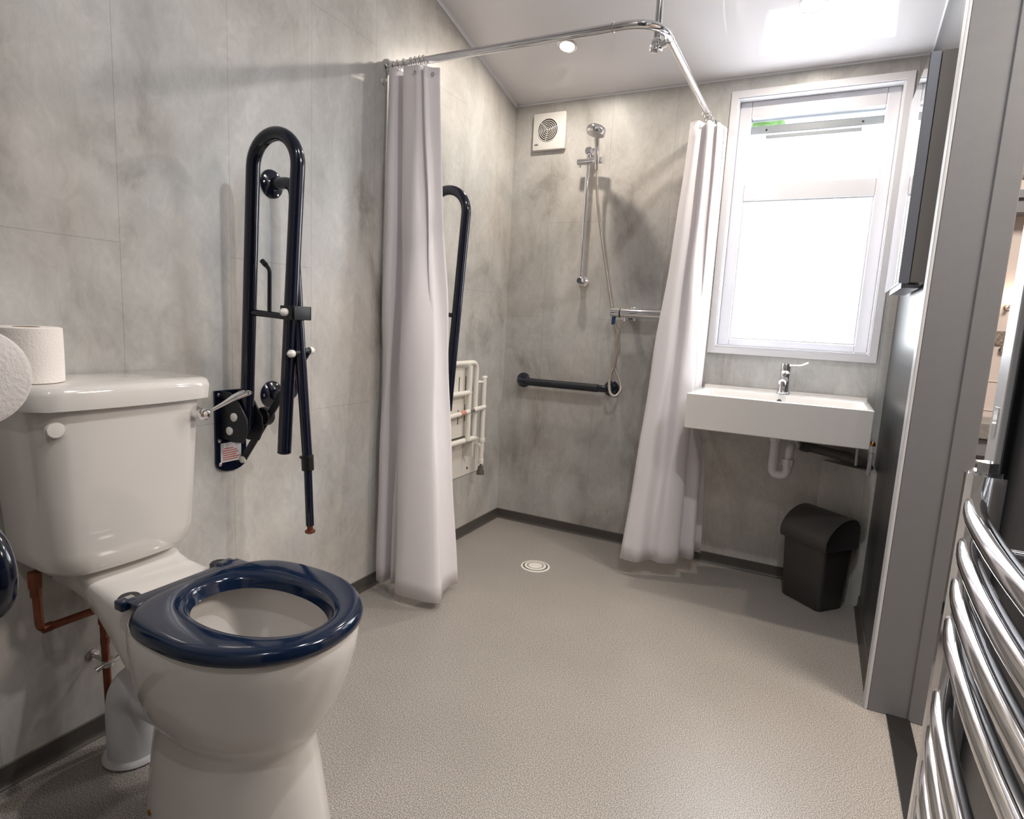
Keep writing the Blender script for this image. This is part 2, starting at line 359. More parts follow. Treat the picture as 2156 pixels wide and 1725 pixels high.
# thin white trims under the ceiling
def ctrim(name, a, b, n1, n2=(0, 0, -1), w=0.010):
    a, b, n1, n2 = Vector(a), Vector(b), Vector(n1), Vector(n2)
    bm = BM(); loft(bm, [[p, p+n1*w, p+n1*w*0.3+n2*w*0.3, p+n2*w] for p in (a, b)]); return struct(name, bm, M['upvc'], smooth=False)
ctrim('trim_1', (0, 0, ceil_z(0)), (0, REAR, ceil_z(REAR)), (1, 0, 0))
ctrim('trim_2', (0, 0, ceil_z(0)), (RW, 0, ceil_z(0)), (0, -1, 0), w=0.006)
ctrim('trim_3', (RW, 0, ceil_z(0)), (RW, REAR, ceil_z(REAR)), (-1, 0, 0), w=0.005)
# sloping pipe boxing in the corner beyond the basin
bm = BM(); prism(bm, [(1.484, -0.001, 0.0), (1.667, -0.137, 0.0), (1.667, -0.001, 0.0)], (0, 0, 0.532))
struct('wall_boxing', bm, M['wallB'], smooth=False)

# ------------------------------------------------------------------ window
win = thing('window_1', (1.308, 0.0, 0.94), None, None); win['kind'] = 'structure'
OX0, OX1, OZ0, OZ1 = 0.992, 1.624, 0.937, 1.996
def frame(bm, x0, x1, z0, z1, w, y0, y1, wt=None, wb=None):
    wt = w if wt is None else wt; wb = w if wb is None else wb
    box(bm, x0, x0+w, y0, y1, z0, z1); box(bm, x1-w, x1, y0, y1, z0, z1)
    box(bm, x0+w, x1-w, y0, y1, z0, z0+wb); box(bm, x0+w, x1-w, y0, y1, z1-wt, z1)
bm = BM(); frame(bm, OX0, OX1, OZ0, OZ1, 0.026, -0.006, 0.0); link('window_trim', bm, M['upvc'], win, smooth=False)
bm = BM(); frame(bm, WX0, WX1, WZ0, WZ1, 0.006, 0.0, 0.05); link('window_reveal', bm, M['upvc'], win, smooth=False)
FX0, FX1, FZ0, FZ1 = 1.023, 1.592, 0.971, 1.966
bm = BM(); frame(bm, FX0, FX1, FZ0, FZ1, 0.046, 0.045, 0.11, wt=0.064, wb=0.030)
box(bm, FX0+0.046, FX1-0.046, 0.045, 0.11, 1.574, 1.642)
link('window_frame', bm, M['upvc'], win, smooth=False, bevel=0.004)
PX0, PX1 = FX0+0.046, FX1-0.046
bm = BM(); frame(bm, PX0, PX1, 1.001, 1.574, 0.006, 0.050, 0.062); link('glazing_bead', bm, M['upvc'], win, smooth=False)
bm = BM(); box(bm, PX0, PX1, 0.064, 0.070, 1.001, 1.574); link('frosted_pane', bm, M['frost'], win, smooth=False)
# opening top light: pane tilted outwards, bar of the sash just under the clear slit
bm = BM(); prism(bm, [(PX0, 0.075, 1.642), (PX1, 0.075, 1.642), (PX1, 0.098, 1.842), (PX0, 0.098, 1.842)], (0, 0.005, 0)); link('frosted_pane', bm, M['frost'], win, smooth=False)
bm = BM(); box(bm, PX0, PX1, 0.080, 0.105, 1.846, 1.876); box(bm, PX0+0.06, PX1-0.07, 0.070, 0.084, 1.822, 1.838); link('sash_rail', bm, M['sash'], win, smooth=False, bevel=0.003)
bm = BM(); box(bm, PX0, PX1, 0.090, 0.104, 1.876, 1.880)
for sx in (PX0+0.06, PX1-0.07): lathe(bm, [(0.0035, 0), (0.0035, 0.003)], (sx, 0.080, 1.861), (0, -1, 0), 10)
link('sash_seal', bm, M['black'], win, smooth=False)
bm = BM(); tube(bm, [(PX0+0.045, 0.066, 1.665), (PX1-0.055, 0.066, 1.665)], 0.0035, 8); tube(bm, [(1.30, 0.062, 1.667), (1.30, 0.052, 1.672), (1.30, 0.050, 1.69)], 0.004, 8)
link('window_stay', bm, M['upvc'], win)
bm = BM(); box(bm, PX0, PX1, 0.084, 0.086, 1.878, 1.902); link('clear_pane', bm, M['glass'], win, smooth=False)

# ------------------------------------------------------------------ doorway on the right
door = thing('door_1', (1.74, -1.27, 0.0), None, None); door['kind'] = 'structure'
def jamb(y0, y1, s):
    bm = BM(); box(bm, 1.657, 1.805, min(y0, y1), max(y0, y1), 0.0, 2.06); link('door_jamb', bm, M['jamb'], door, smooth=False, bevel=0.002)
    bm = BM(); yy = y1; box(bm, 1.752, 1.805, min(yy, yy+s*0.004), max(yy, yy+s*0.004), 0.0, 2.06); link('door_stop', bm, M['jamb'], door, smooth=False, bevel=0.002)
jamb(D0+0.012, D0, -1); jamb(D1-0.012, D1, 1)
bm = BM(); box(bm, 1.649, 1.657, D0, D0+0.050, 0.0, 2.10); link('architrave', bm, M['jamb_lit'], door, smooth=False, bevel=0.002)
bm = BM(); box(bm, 1.649, 1.657, D1-0.050, D1, 0.0, 2.10); link('architrave', bm, M['jamb_lit'], door, smooth=False, bevel=0.002)
bm = BM(); box(bm, 1.649, 1.657, D1, D0, 2.05, 2.10); link('architrave', bm, M['jamb_lit'], door, smooth=False, bevel=0.002)
bm = BM(); box(bm, 1.657, 1.805, D1, D0, 2.048, 2.06); link('door_head', bm, M['jamb'], door, smooth=False)
bm = BM(); box(bm, 1.648, 1.6495, D1-0.035, D1-0.015, 0.905, 0.945); link('strike_plate', bm, M['chrome'], door, smooth=False)
bm = BM(); box(bm, 1.703, 1.758, D1, D0, 0.0, 0.006); tag(link('threshold_strip', bm, M['strip'], smooth=False, bevel=0.002), kind='structure')
# the next room, seen through the doorway
bm = BM(); box(bm, 1.80, 3.4, -3.4, 0.0, -0.05, 0.004); struct('floor_beyond', bm, M['carpet'], smooth=False)
bm = BM(); box(bm, 1.79, 3.4, 0.0, 0.1, -0.05, 2.5)
for z in (0.900, 0.795): box(bm, 1.79, 3.4, -0.003, 0.0, z-0.0015, z+0.0015)
struct('wall_beyond', bm, M['tile'], smooth=False)
bm = BM(); box(bm, 3.4, 3.5, -3.4, 0.1, -0.05, 2.5); struct('wall_east', bm, M['tile'], smooth=False)
bm = BM(); box(bm, 1.79, 3.5, -3.5, -3.4, -0.05, 2.5); struct('wall_south', bm, M['tile'], smooth=False)
bm = BM(); box(bm, 1.70, 3.5, -3.5, 0.1, 2.5, 2.55); struct('ceiling_beyond', bm, M['tile'], smooth=False)

# ------------------------------------------------------------------ toilet
TY = -1.965
toilet = thing('toilet', (0.45, TY, 0.0), 'white close-coupled toilet with an open navy seat, standing against the left wall', 'toilet')
def egg(x0, x1, w, z, n=64, sq=0.75, y0=TY, cx=0.47):
    xc = x0+(x1-x0)*cx; out = []
    for i in range(n):
        t = 2*PI*i/n; c, s = math.cos(t), math.sin(t)
        a = (x1-xc) if c > 0 else (xc-x0); e = 1 if c > 0 else sq
        out.append(Vector((xc+a*sgnpow(c, e), y0+w*sgnpow(s, 0.96 if c > 0 else e), z)))
    return out
bm = BM()
outer = [(0.268, 0.690, 0.126, 0.0), (0.268, 0.690, 0.127, 0.006), (0.276, 0.678, 0.122, 0.07), (0.288, 0.662, 0.116, 0.15), (0.300, 0.650, 0.112, 0.208),
         (0.306, 0.650, 0.116, 0.222), (0.308, 0.662, 0.130, 0.240), (0.304, 0.680, 0.146, 0.268), (0.300, 0.700, 0.159, 0.310), (0.298, 0.718, 0.170, 0.360), (0.300, 0.728, 0.176, 0.405), (0.302, 0.731, 0.178, 0.436), (0.306, 0.728, 0.175, 0.446)]
inner = [(0.366, 0.695, 0.140, 0.447), (0.372, 0.690, 0.136, 0.440), (0.368, 0.694, 0.140, 0.405), (0.378, 0.684, 0.132, 0.350), (0.40, 0.655, 0.112, 0.290), (0.43, 0.60, 0.08, 0.235), (0.46, 0.56, 0.045, 0.20), (0.48, 0.54, 0.02, 0.185)]
loft(bm, [egg(*o) for o in outer+inner], True, (True, True))
# ledge between cistern and seat
def sec(x, w, zt, zb, n=24):
    out = []
    for i in range(n):
        t = 2*PI*i/n; c, s = sgnpow(math.cos(t), 0.35), sgnpow(math.sin(t), 0.35)
        out.append(Vector((x, TY+w*c, (zt+zb)/2+(zt-zb)/2*s)))
    return out
loft(bm, [sec(0.012, 0.098, 0.470, 0.415), sec(0.10, 0.100, 0.471, 0.410), sec(0.146, 0.102, 0.470, 0.400), sec(0.156, 0.103, 0.460, 0.39), sec(0.19, 0.104, 0.452, 0.375), sec(0.24, 0.108, 0.4495, 0.335), sec(0.29, 0.113, 0.448, 0.29), sec(0.345, 0.110, 0.446, 0.29)], True)
# trapway spigot towards the soil pipe
tube(bm, [(0.36, TY-0.006, 0.205), (0.302, TY-0.008, 0.197)], 0.052, 24)
link('bowl', bm, M['pan'], toilet, angle=50)
bm = BM()
# fixing hole and cap at the foot
lathe(bm, [(0.006, 0), (0.006, 0.003)], (0.356, TY-0.1135, 0.032), (-0.15, -1, 0.05), 12); link('fixing_screw', bm, M['brass'], toilet)
# water trap shadow line: rear lip inside the bowl
pts = [Vector((0.47+0.05*math.cos(a)*1.0, TY+0.02+0.06*math.sin(a), 0.30)) for a in [k*PI/10-0.2 for k in range(14)]]
# cistern
CY = -1.985
def cist(z, hw, xf, bow, rr, n=10):
    """plan outline: flat back, bowed front, rounded corners"""
    out = [Vector((0.008, CY-hw, z))]
    k = 14
    front = []
    for i in range(k+1):
        s = -1+2*i/k
        x = xf+bow*(1-s*s)
        # rounded corner fall-off
        d = (1-abs(s))*hw
        if d < rr: x -= rr-math.sqrt(max(0, rr*rr-(rr-d)**2))
        front.append(Vector((x, CY+s*hw, z)))
    out += front+[Vector((0.008, CY+hw, z))]
    return out
bm = BM()
loft(bm, [cist(0.474, 0.118, 0.150, 0.012, 0.05), cist(0.480, 0.132, 0.166, 0.013, 0.05), cist(0.495, 0.144, 0.176, 0.014, 0.045), cist(0.53, 0.151, 0.182, 0.015, 0.04), cist(0.65, 0.158, 0.187, 0.017, 0.038), cist(0.822, 0.168, 0.192, 0.018, 0.036)])
link('cistern', bm, M['pan'], toilet, angle=50)
bm = BM()
loft(bm, [cist(0.818, 0.178, 0.199, 0.020, 0.03), cist(0.821, 0.185, 0.206, 0.020, 0.03), cist(0.850, 0.187, 0.208, 0.020, 0.03), cist(0.860, 0.184, 0.205, 0.020, 0.03), cist(0.865, 0.176, 0.197, 0.020, 0.03)])
link('cistern_lid', bm, M['pan'], toilet, angle=60)
bm = BM(); lathe(bm, [(0.0155, -0.004), (0.0155, 0.004), (0.0135, 0.0065), (0.002, 0.0075)], (0.1935, -2.127, 0.785), (1, -0.12, 0.03), 28); link('blanking_plug', bm, M['pan'], toilet)
lev = BM(); lathe(lev, [(0.016, -0.004), (0.0165, 0.008), (0.013, 0.018), (0.012, 0.026)], (0.190, -1.845, 0.786), (1, 0, 0), 24)
lathe(lev, [(0.002, 0.0), (0.009, 0.002), (0.014, 0.010), (0.014, 0.016), (0.009, 0.024), (0.002, 0.026)], (0.208, -1.845, 0.786), (1, 0, 0), 20)
tube(lev, catmull([(0.222, -1.845, 0.786), (0.226, -1.825, 0.795), (0.229, -1.80, 0.806), (0.232, -1.775, 0.818), (0.235, -1.75, 0.826), (0.237, -1.733, 0.827)], 4), [0.006, 0.006, 0.006, 0.006, 0.0062, 0.0065, 0.007, 0.0075, 0.008, 0.0088, 0.0095, 0.0105, 0.012, 0.013, 0.0135, 0.014, 0.014, 0.0135, 0.012, 0.010, 0.006], 14, flat=(0.55, 1.1))
link('flush_lever', lev, M['chrome'], toilet)
# seat ring
bm = BM()
def hole(z, g): return egg(0.36-g+0.0, 0.690+g, 0.090+g, z, sq=0.95, cx=0.47)
sx0, sx1, sw = 0.338, 0.736, 0.181
SQ = 0.62
def seg_(g, z): return egg(sx0+g, sx1-g, sw-g, z, sq=SQ)
rings = [seg_(0.008, 0.4475), seg_(0.001, 0.452), seg_(0.0, 0.459), seg_(0.002, 0.467), seg_(0.006, 0.4725), seg_(0.012, 0.4755), seg_(0.020, 0.4765)]
hA = egg(0.388, 0.690, 0.0995, 0.47, sq=0.9)
def ring_mix(a, b, t, z): return [Vector((p.x*(1-t)+q.x*t, p.y*(1-t)+q.y*t, z)) for p, q in zip(a, b)]
base_ = rings[-1]
rings += [ring_mix(base_, hA, 0.35, 0.4765), ring_mix(base_, hA, 0.66, 0.4755), ring_mix(base_, hA, 0.82, 0.4735), ring_mix(base_, hA, 0.94, 0.469), ring_mix(base_, hA, 1.0, 0.463)]
hB = egg(0.391, 0.687, 0.0965, 0.454, sq=0.9); hC = egg(0.394, 0.684, 0.094, 0.4485, sq=0.9)
rings += [hB, hC]
V = loft(bm, rings, True, (False, False)); n = len(V[0])
for i in range(n): bm.faces.new((V[-1][i], V[-1][(i+1) % n], V[0][(i+1) % n], V[0][i]))
seat = link('seat', bm, M['navyseat'], toilet, angle=75)
bm = BM(); box(bm, 0.316, 0.372, TY-0.125, TY+0.125, 0.456, 0.470); box(bm, 0.304, 0.330, TY-0.135, TY-0.105, 0.452, 0.4715); box(bm, 0.304, 0.330, TY+0.075, TY+0.115, 0.452, 0.4715)
link('seat_hinge_bar', bm, M['navyseat'], toilet, smooth=True, bevel=0.004)
for yy in (TY-0.098, TY+0.098):
    bm = BM(); lathe(bm, [(0.019, 0.0), (0.020, 0.003), (0.020, 0.012), (0.017, 0.015), (0.002, 0.016)], (0.292, yy, 0.4475), (0, 0, 1), 24); box(bm, 0.292, 0.322, yy-0.014, yy+0.014, 0.4485, 0.462)
    link('hinge', bm, M['black'], toilet, bevel=0.0)
for yy in (TY-0.112, TY+0.090):
    bm = BM(); box(bm, 0.310, 0.322, yy-0.007, yy+0.007, 0.4712, 0.4722); link('hinge_clip', bm, M['steel'], toilet, smooth=False)

# soil pipe behind the pan
bm = BM(); SX, SY = 0.128, TY-0.008
tube(bm, fillet([(0.300, SY, 0.196), (SX, SY, 0.190), (SX, SY, 0.0)], 0.105, 12), 0.053, 28)
tube(bm, [(0.300, SY, 0.196), (0.235, SY, 0.195)], 0.063, 28); tube(bm, [(0.237, SY, 0.195), (0.205, SY, 0.193)], [0.059, 0.055], 28)
lathe(bm, [(0.060, 0.0), (0.064, 0.004), (0.060, 0.012), (0.054, 0.014)], (SX, SY, 0.0), (0, 0, 1), 28)
tag(link('soil_pipe', bm, M['pipewhite'], loc=(SX, SY, 0), angle=55), 'wide white plastic soil pipe elbow on the floor behind the toilet pan', 'pipe')
# copper supply pipe with isolating valve
cp = thing('water_pipe', (0.055, -1.985, 0.0), 'old copper water pipe bending down the wall below the toilet cistern', 'pipe')
bm = BM(); tube(bm, fillet([(0.06, -2.115, 0.473), (0.06, -2.112, 0.345), (0.06, -1.990, 0.343), (0.06, -1.985, 0.0)], 0.016, 5), 0.0082, 14)
tube(bm, [(0.06, -2.108, 0.345), (0.06, -2.09, 0.345)], 0.0098, 14); tube(bm, [(0.06, -1.990, 0.325), (0.06, -1.990, 0.305)], 0.0098, 14); tube(bm, [(0.06, -1.988, 0.27), (0.06, -1.988, 0.255)], 0.0096, 14)
link('pipe', bm, M['copper'], cp)
bm = BM(); tube(bm, [(0.06, -2.115, 0.473), (0.06, -2.115, 0.44)], 0.013, 6); tube(bm, [(0.06, -2.115, 0.44), (0.06, -2.115, 0.42)], 0.010, 12); link('compression_nut', bm, M['copper'], cp)
bm = BM(); tube(bm, [(0.0, -1.985, 0.208), (0.05, -1.985, 0.208)], 0.005, 10); lathe(bm, [(0.014, 0), (0.014, 0.003), (0.006, 0.006)], (0.0, -1.985, 0.208), (1, 0, 0), 16)
tube(bm, [(0.06, -1.985, 0.216), (0.06, -1.985, 0.200)], 0.0125, 14); tube(bm, [(0.065, -2.012, 0.203), (0.07, -1.995, 0.212), (0.07, -1.975, 0.212), (0.066, -1.958, 0.216)], [0.006, 0.004, 0.004, 0.006], 10)
link('pipe_clip', bm, M['steel'], cp)

# toilet rolls
def roll(name, c, axis, label, r=0.055, h=0.105, core=0.021):
    t = thing(name, c, label, 'toilet roll')
    bm = BM(); A = Vector(axis).normalized()
    lathe(bm, [(core, 0.0005), (r-0.004, 0.0), (r, 0.002), (r+0.0006, h*0.5), (r, h-0.002), (r-0.004, h), (core, h-0.0005), (core, 0.0005)], c, A, 48, cap=False); link('tissue', bm, M['paper'], t)
    bm = BM(); lathe(bm, [(core, 0.0), (core, h), (core-0.0015, h), (core-0.0015, 0.0), (core, 0.0)], c, A, 28, cap=False); link('core', bm, M['card'], t)
    return t
roll('toilet_roll', (0.098, -2.118, 0.865), (0, 0, 1), 'white toilet roll standing upright on the cistern lid')

# ------------------------------------------------------------------ fold-down grab rails
def rail_up(name, loc, label, group=None):
    """double rail folded up; base = hinge on the wall, u = out from the wall"""
    x0, y0, z0 = loc
    t = thing(name, loc, label, 'grab rail', group)
    P = lambda x, z, dy=0: (x0+x, y0+dy, z0+z)
    bm = BM()
    c = Vector(P(0.186, 0.672)); rr = 0.0775
    th = math.atan2(0.045, 0.66)
    loop = [P(0.072, 0.0)]+[c+Vector((rr*math.cos(a), 0, rr*math.sin(a))) for a in [PI-0.07-k*(PI)/18 for k in range(19)]]+[P(0.214, -0.040)]
    tube(bm, loop, 0.0172, 22); link('rail_loop', bm, M['navy'], t)
    bm = BM(); lathe(bm, [(0.0172, 0), (0.0172, 0.004), (0.014, 0.006)], P(0.2137, -0.040), (-0.05, 0, -1), 20); link('end_cap', bm, M['black'], t)
    bm = BM(); tube(bm, [P(0.093, 0.315), P(0.236, 0.308)], 0.0085, 14); link('crossbar', bm, M['navy'], t)
    return t, P
fr, P = rail_up('fold_up_rail', (0.0, -1.612, 0.70), 'navy double grab rail folded up beside the toilet, with support leg and wall plate')
bm = BM(); tube(bm, fillet([P(0.163, 0.314), P(0.165, 0.425), P(0.145, 0.440)], 0.010, 5), 0.0052, 12); tube(bm, [P(0.152, 0.435), P(0.138, 0.446)], 0.0065, 12); link('roll_hook', bm, M['navymatt'], fr)
# wall plate with rounded foot
bm = BM(); y0, y1 = -1.657, -1.560
pl = [(0.0, y0, 0.802), (0.0, y1, 0.802), (0.0, y1, 0.600)]+[(0.0, (y0+y1)/2+(y1-y0)/2*math.cos(a), 0.600-0.026*math.sin(a)) for a in [k*PI/10 for k in range(1, 10)]]+[(0.0, y0, 0.600)]
prism(bm, pl, (0.006, 0, 0)); link('wall_plate', bm, M['navy'], fr, bevel=0.001, smooth=False)
for yy in (-1.590, -1.640):
    bm = BM(); ch = [(0.006, yy, 0.80), (0.04, yy, 0.80), (0.075, yy, 0.775), (0.105, yy, 0.735), (0.108, yy, 0.70), (0.09, yy, 0.668), (0.05, yy, 0.665), (0.006, yy, 0.672)]
    prism(bm, ch, (0, 0.006, 0))
    if yy < -1.6: box(bm, 0.006, 0.060, -1.640, -1.584, 0.775, 0.782)
    link('hinge_bracket', bm, M['navymatt'], fr, bevel=0.0015)
bm = BM(); lathe(bm, [(0.024, 0), (0.026, 0.004), (0.026, 0.020), (0.022, 0.026)], (0.098, -1.584, 0.735), (0, 1, 0), 24); link('hinge_boss', bm, M['black'], fr)
for (px, pz) in ((0.060, 0.735), (0.042, 0.696)):
    bm = BM(); lathe(bm, [(0.0115, 0), (0.0115, 0.004), (0.009, 0.006)], (px, -1.640, pz), (0, -1, 0), 18); link('pivot_cap', bm, M['white'], fr)
bm = BM(); box(bm, 0.0062, 0.0070, -1.643, -1.578, 0.602, 0.656); lb = link('label_plate', bm, M['label'], fr, smooth=False)
bm = BM()
for i, (w, o) in enumerate(((0.030, 0.010), (0.045, 0.006), (0.050, 0.006), (0.040, 0.008), (0.052, 0.006), (0.048, 0.006))):
    z = 0.640-i*0.0062; box(bm, 0.0070, 0.0073, -1.643+o, -1.643+o+w, z-0.0014, z+0.0010)
link('warning_text', bm, M['red'], lb, smooth=False)
bm = BM(); box(bm, 0.0070, 0.0073, -1.598, -1.583, 0.650, 0.6516); box(bm, 0.0070, 0.0073, -1.598, -1.583, 0.6465, 0.648); link('small_text', bm, M['ink'], lb, smooth=False)
for (yy, zz) in ((-1.645, 0.598), (-1.573, 0.606), (-1.646, 0.664), (-1.645, 0.79)):
    bm = BM(); lathe(bm, [(0.005, 0), (0.005, 0.0015), (0.003, 0.0025)], (0.006, yy, zz), (1, 0, 0), 12); link('screw', bm, M['steel'], fr)
# support leg with strut
bm = BM(); tube(bm, [(0.236, -1.598, 1.235), (0.247, -1.596, 1.02), (0.282, -1.598, 0.640)], [0.010, 0.0128, 0.0128], 16); link('support_leg', bm, M['navy'], fr)
bm = BM(); tube(bm, [(0.282, -1.598, 0.645), (0.291, -1.598, 0.470)], 0.0103, 16); link('leg_extension', bm, M['navy'], fr)
bm = BM(); tube(bm, [(0.281, -1.598, 0.655), (0.2835, -1.598, 0.618)], 0.0155, 16); tube(bm, [(0.28, -1.6, 0.657), (0.281, -1.6, 0.651)], 0.0175, 16); link('leg_collar', bm, M['black'], fr)
bm = BM(); lathe(bm, [(0.0075, 0), (0.0075, 0.012), (0.013, 0.013), (0.0135, 0.018), (0.009, 0.021)], (0.291, -1.598, 0.470), (0.03, 0, -1), 18); link('leg_foot', bm, M['copper'], fr)
bm = BM(); box(bm, 0.222, 0.276, -1.585, -1.580, 1.002, 1.036); box(bm, 0.232, 0.276, -1.640, -1.634, 1.002, 1.036); box(bm, 0.271, 0.276, -1.640, -1.580, 1.002, 1.036); link('leg_bracket', bm, M['navymatt'], fr, bevel=0.0015)
for c, ax in (((0.252, -1.640, 1.020), (0, -1, 0)), ((0.257, -1.622, 0.918), (0, -1, 0)), ((0.262, -1.574, 0.925), (0, 1, 0))):
    bm = BM(); lathe(bm, [(0.0095, 0), (0.0095, 0.010), (0.008, 0.012), (0.0045, 0.016), (0.003, 0.018)], c, ax, 18); link('pivot_knob', bm, M['white'], fr)
bm = BM(); tube(bm, [(0.257, -1.622, 0.918), (0.262, -1.574, 0.925)], 0.007, 12)
a, b = Vector((0.010, -1.575, 0.600)), Vector((0.262, -1.578, 0.925))
boxM(bm, (b-a).length, 0.006, 0.020, Matrix.Translation((a+b)/2) @ (b-a).to_track_quat('X', 'Z').to_matrix().to_4x4()); link('stay_bar', bm, M['navymatt'], fr, bevel=0.001)
bm = BM(); lathe(bm, [(0.010, 0), (0.010, 0.005), (0.006, 0.008)], (0.014, -1.578, 0.602), (0.3, -1, 0), 16); link('pivot_cap', bm, M['white'], fr)
# second one in the shower, half behind the curtain
fr2, P2 = rail_up('fold_up_rail', (0.0, -0.842, 0.728), 'navy folded-up grab rail inside the shower, half hidden by the left curtain')
bm = BM(); box(bm, 0, 0.006, -0.887, -0.797, 0.60, 0.83); link('wall_plate', bm, M['navy'], fr2, smooth=False)
for yy in (-0.870, -0.820):
    bm = BM(); box(bm, 0.006, 0.10, yy, yy+0.006, 0.69, 0.80); link('hinge_bracket', bm, M['navymatt'], fr2, bevel=0.0015)
# near one, lowered, at the frame's left edge, with its roll
fr3 = thing('fold_down_rail', (0.0, -2.400, 0.69), 'navy grab rail lowered at the left edge, nearest the camera, its rounded end showing', 'grab rail')
bm = BM(); R = 0.045; ex = 0.588; zc = 0.708; NY = -2.400
tube(bm, [(0.02, NY, zc+R)]+[Vector((ex+R*math.sin(a), NY, zc+R*math.cos(a))) for a in [k*PI/14 for k in range(15)]]+[(0.02, NY, zc-R)], 0.0172, 22); link('rail_loop', bm, M['navy'], fr3)
bm = BM(); box(bm, 0.0, 0.006, NY-0.05, NY+0.05, 0.54, 0.80); link('wall_plate', bm, M['navy'], fr3, smooth=False)
for dy in (-0.030, 0.024):
    bm = BM(); box(bm, 0.006, 0.05, NY+dy, NY+dy+0.006, 0.60, 0.78); link('hinge_bracket', bm, M['navymatt'], fr3, bevel=0.0015)
bm = BM(); tube(bm, fillet([(0.495, NY, zc+R+0.012), (0.495, NY, 0.935), (0.612, NY, 0.935)], 0.012, 5), 0.0052, 12); link('roll_hook', bm, M['navymatt'], fr3)
roll('toilet_roll', (0.514, NY, 0.935), (1, 0, 0), 'white toilet roll on a hook at the left edge, nearest the camera', r=0.055, h=0.10)

# straight grab bars
def flange(bm, c, ax, r=0.039):
    lathe(bm, [(r, 0), (r, 0.003), (r-0.004, 0.007), (0.022, 0.010), (0.018, 0.013)], c, ax, 32)
gv = thing('grab_bar', (0.0, -1.462, 0.777), 'vertical navy grab bar on the left wall behind the folded-up rail', 'grab bar')
bm = BM(); tube(bm, fillet([(0.004, -1.460, 1.374), (0.092, -1.460, 1.374), (0.092, -1.466, 0.777), (0.004, -1.466, 0.777)], 0.055, 9), 0.0165, 20); link('bar', bm, M['navy'], gv)
for z, y in ((1.374, -1.460), (0.777, -1.466)):
    bm = BM(); flange(bm, (0, y, z), (1, 0, 0)); f = link('flange', bm, M['navy'], gv)
    for a in (0.5, 2.6, 4.7):
        bm = BM(); lathe(bm, [(0.0045, 0), (0.0045, 0.0015), (0.003, 0.002)], (0.0062, y+0.030*math.sin(a), z+0.030*math.cos(a)), (1, 0, 0), 12); link('screw', bm, M['steel'], f)
gh = thing('grab_bar', (0.347, 0.0, 0.737), 'horizontal navy grab bar on the back wall of the shower', 'grab bar')
bm = BM(); tube(bm, fillet([(0.117, -0.004, 0.737), (0.117, -0.062, 0.737), (0.577, -0.062, 0.739), (0.577, -0.004, 0.739)], 0.030, 7), 0.0165, 20); link('bar', bm, M['navy'], gh)
bm = BM(); tube(bm, [(0.165, -0.062, 0.737), (0.53, -0.062, 0.739)], 0.0185, 20); link('grip_sleeve', bm, M['navymatt'], gh)
for x in (0.117, 0.577):
    bm = BM(); flange(bm, (x, 0, 0.738), (0, -1, 0), 0.037); link('flange', bm, M['navy'], gh)

# ------------------------------------------------------------------ shower fittings
fan = thing('extractor_fan', (0.188, 0.0, 1.913), 'square white extractor fan high on the shower wall, round grille', 'extractor fan')
bm = BM(); box(bm, 0.106, 0.270, -0.022, 0.0, 1.831, 1.995); link('cover', bm, M['white'], fan, bevel=0.004)
bm = BM(); lathe(bm, [(0.050, 0), (0.050, 0.001)], (0.183, -0.0222, 1.918), (0, -1, 0), 40); link('grille_recess', bm, M['slot'], fan)
bm = BM()
for r in (0.0505, 0.042, 0.034, 0.026, 0.018, 0.010):
    tube(bm, [(0.183+r*math.cos(a), -0.0240, 1.918+r*math.sin(a)) for a in [k*2*PI/36 for k in range(37)]], 0.0016, 6)
lathe(bm, [(0.004, 0), (0.004, 0.003)], (0.183, -0.0235, 1.918), (0, -1, 0), 12)
for a in (0.3, 2.4, 4.5): tube(bm, [(0.183, -0.0234, 1.918), (0.183+0.05*math.cos(a), -0.0234, 1.918+0.05*math.sin(a))], 0.0012, 6)
link('grille_rings', bm, M['white'], fan)
bm = BM(); box(bm, 0.116, 0.136, -0.0225, -0.022, 1.852, 1.857); box(bm, 0.120, 0.132, -0.0225, -0.022, 1.8575, 1.860); link('maker_mark', bm, M['ink'], fan, smooth=False)

rr = thing('shower_riser_rail', (0.404, 0.0, 1.226), 'slim chrome riser rail on the back wall of the shower', 'shower rail')
bm = BM(); tube(bm, [(0.404, -0.050, 1.205), (0.404, -0.050, 1.812)], 0.0095, 18); link('pole', bm, M['chrome'], rr)
for z in (1.228, 1.800):
    bm = BM(); lathe(bm, [(0.023, 0), (0.024, 0.006), (0.014, 0.014), (0.012, 0.036), (0.017, 0.042), (0.018, 0.058), (0.012, 0.066)], (0.404, 0, z), (0, -1, 0), 24); link('wall_bracket', bm, M['chrome'], rr)
bm = BM(); tube(bm, [(0.358, -0.058, 1.752), (0.430, -0.058, 1.752)], 0.0145, 20); tube(bm, [(0.430, -0.058, 1.752), (0.434, -0.058, 1.752)], 0.0125, 20); tube(bm, [(0.434, -0.058, 1.752), (0.478, -0.066, 1.752)], 0.0145, 20); tube(bm, [(0.368, -0.058, 1.745), (0.368, -0.058, 1.729)], 0.006, 12)
link('slider', bm, M['chrome'], rr)
hs = thing('shower_handset', (0.46, -0.085, 1.74), 'chrome shower handset tilted down on its riser rail', 'shower head')
bm = BM(); tube(bm, catmull([(0.458, -0.078, 1.712), (0.460, -0.092, 1.755), (0.468, -0.122, 1.795), (0.480, -0.165, 1.832), (0.488, -0.188, 1.846)], 5), [0.0095]*4+[0.011]*8+[0.0125]*9, 16); link('handle', bm, M['chrome'], hs)
ax = Vector((-0.20, -0.10, -1.0)).normalized(); hc = Vector((0.489, -0.196, 1.846))
bm = BM(); lathe(bm, [(0.014, -0.012), (0.030, -0.009), (0.039, -0.002), (0.0415, 0.006), (0.0415, 0.022), (0.039, 0.025)], hc, ax, 36); link('head', bm, M['chrome'], hs)
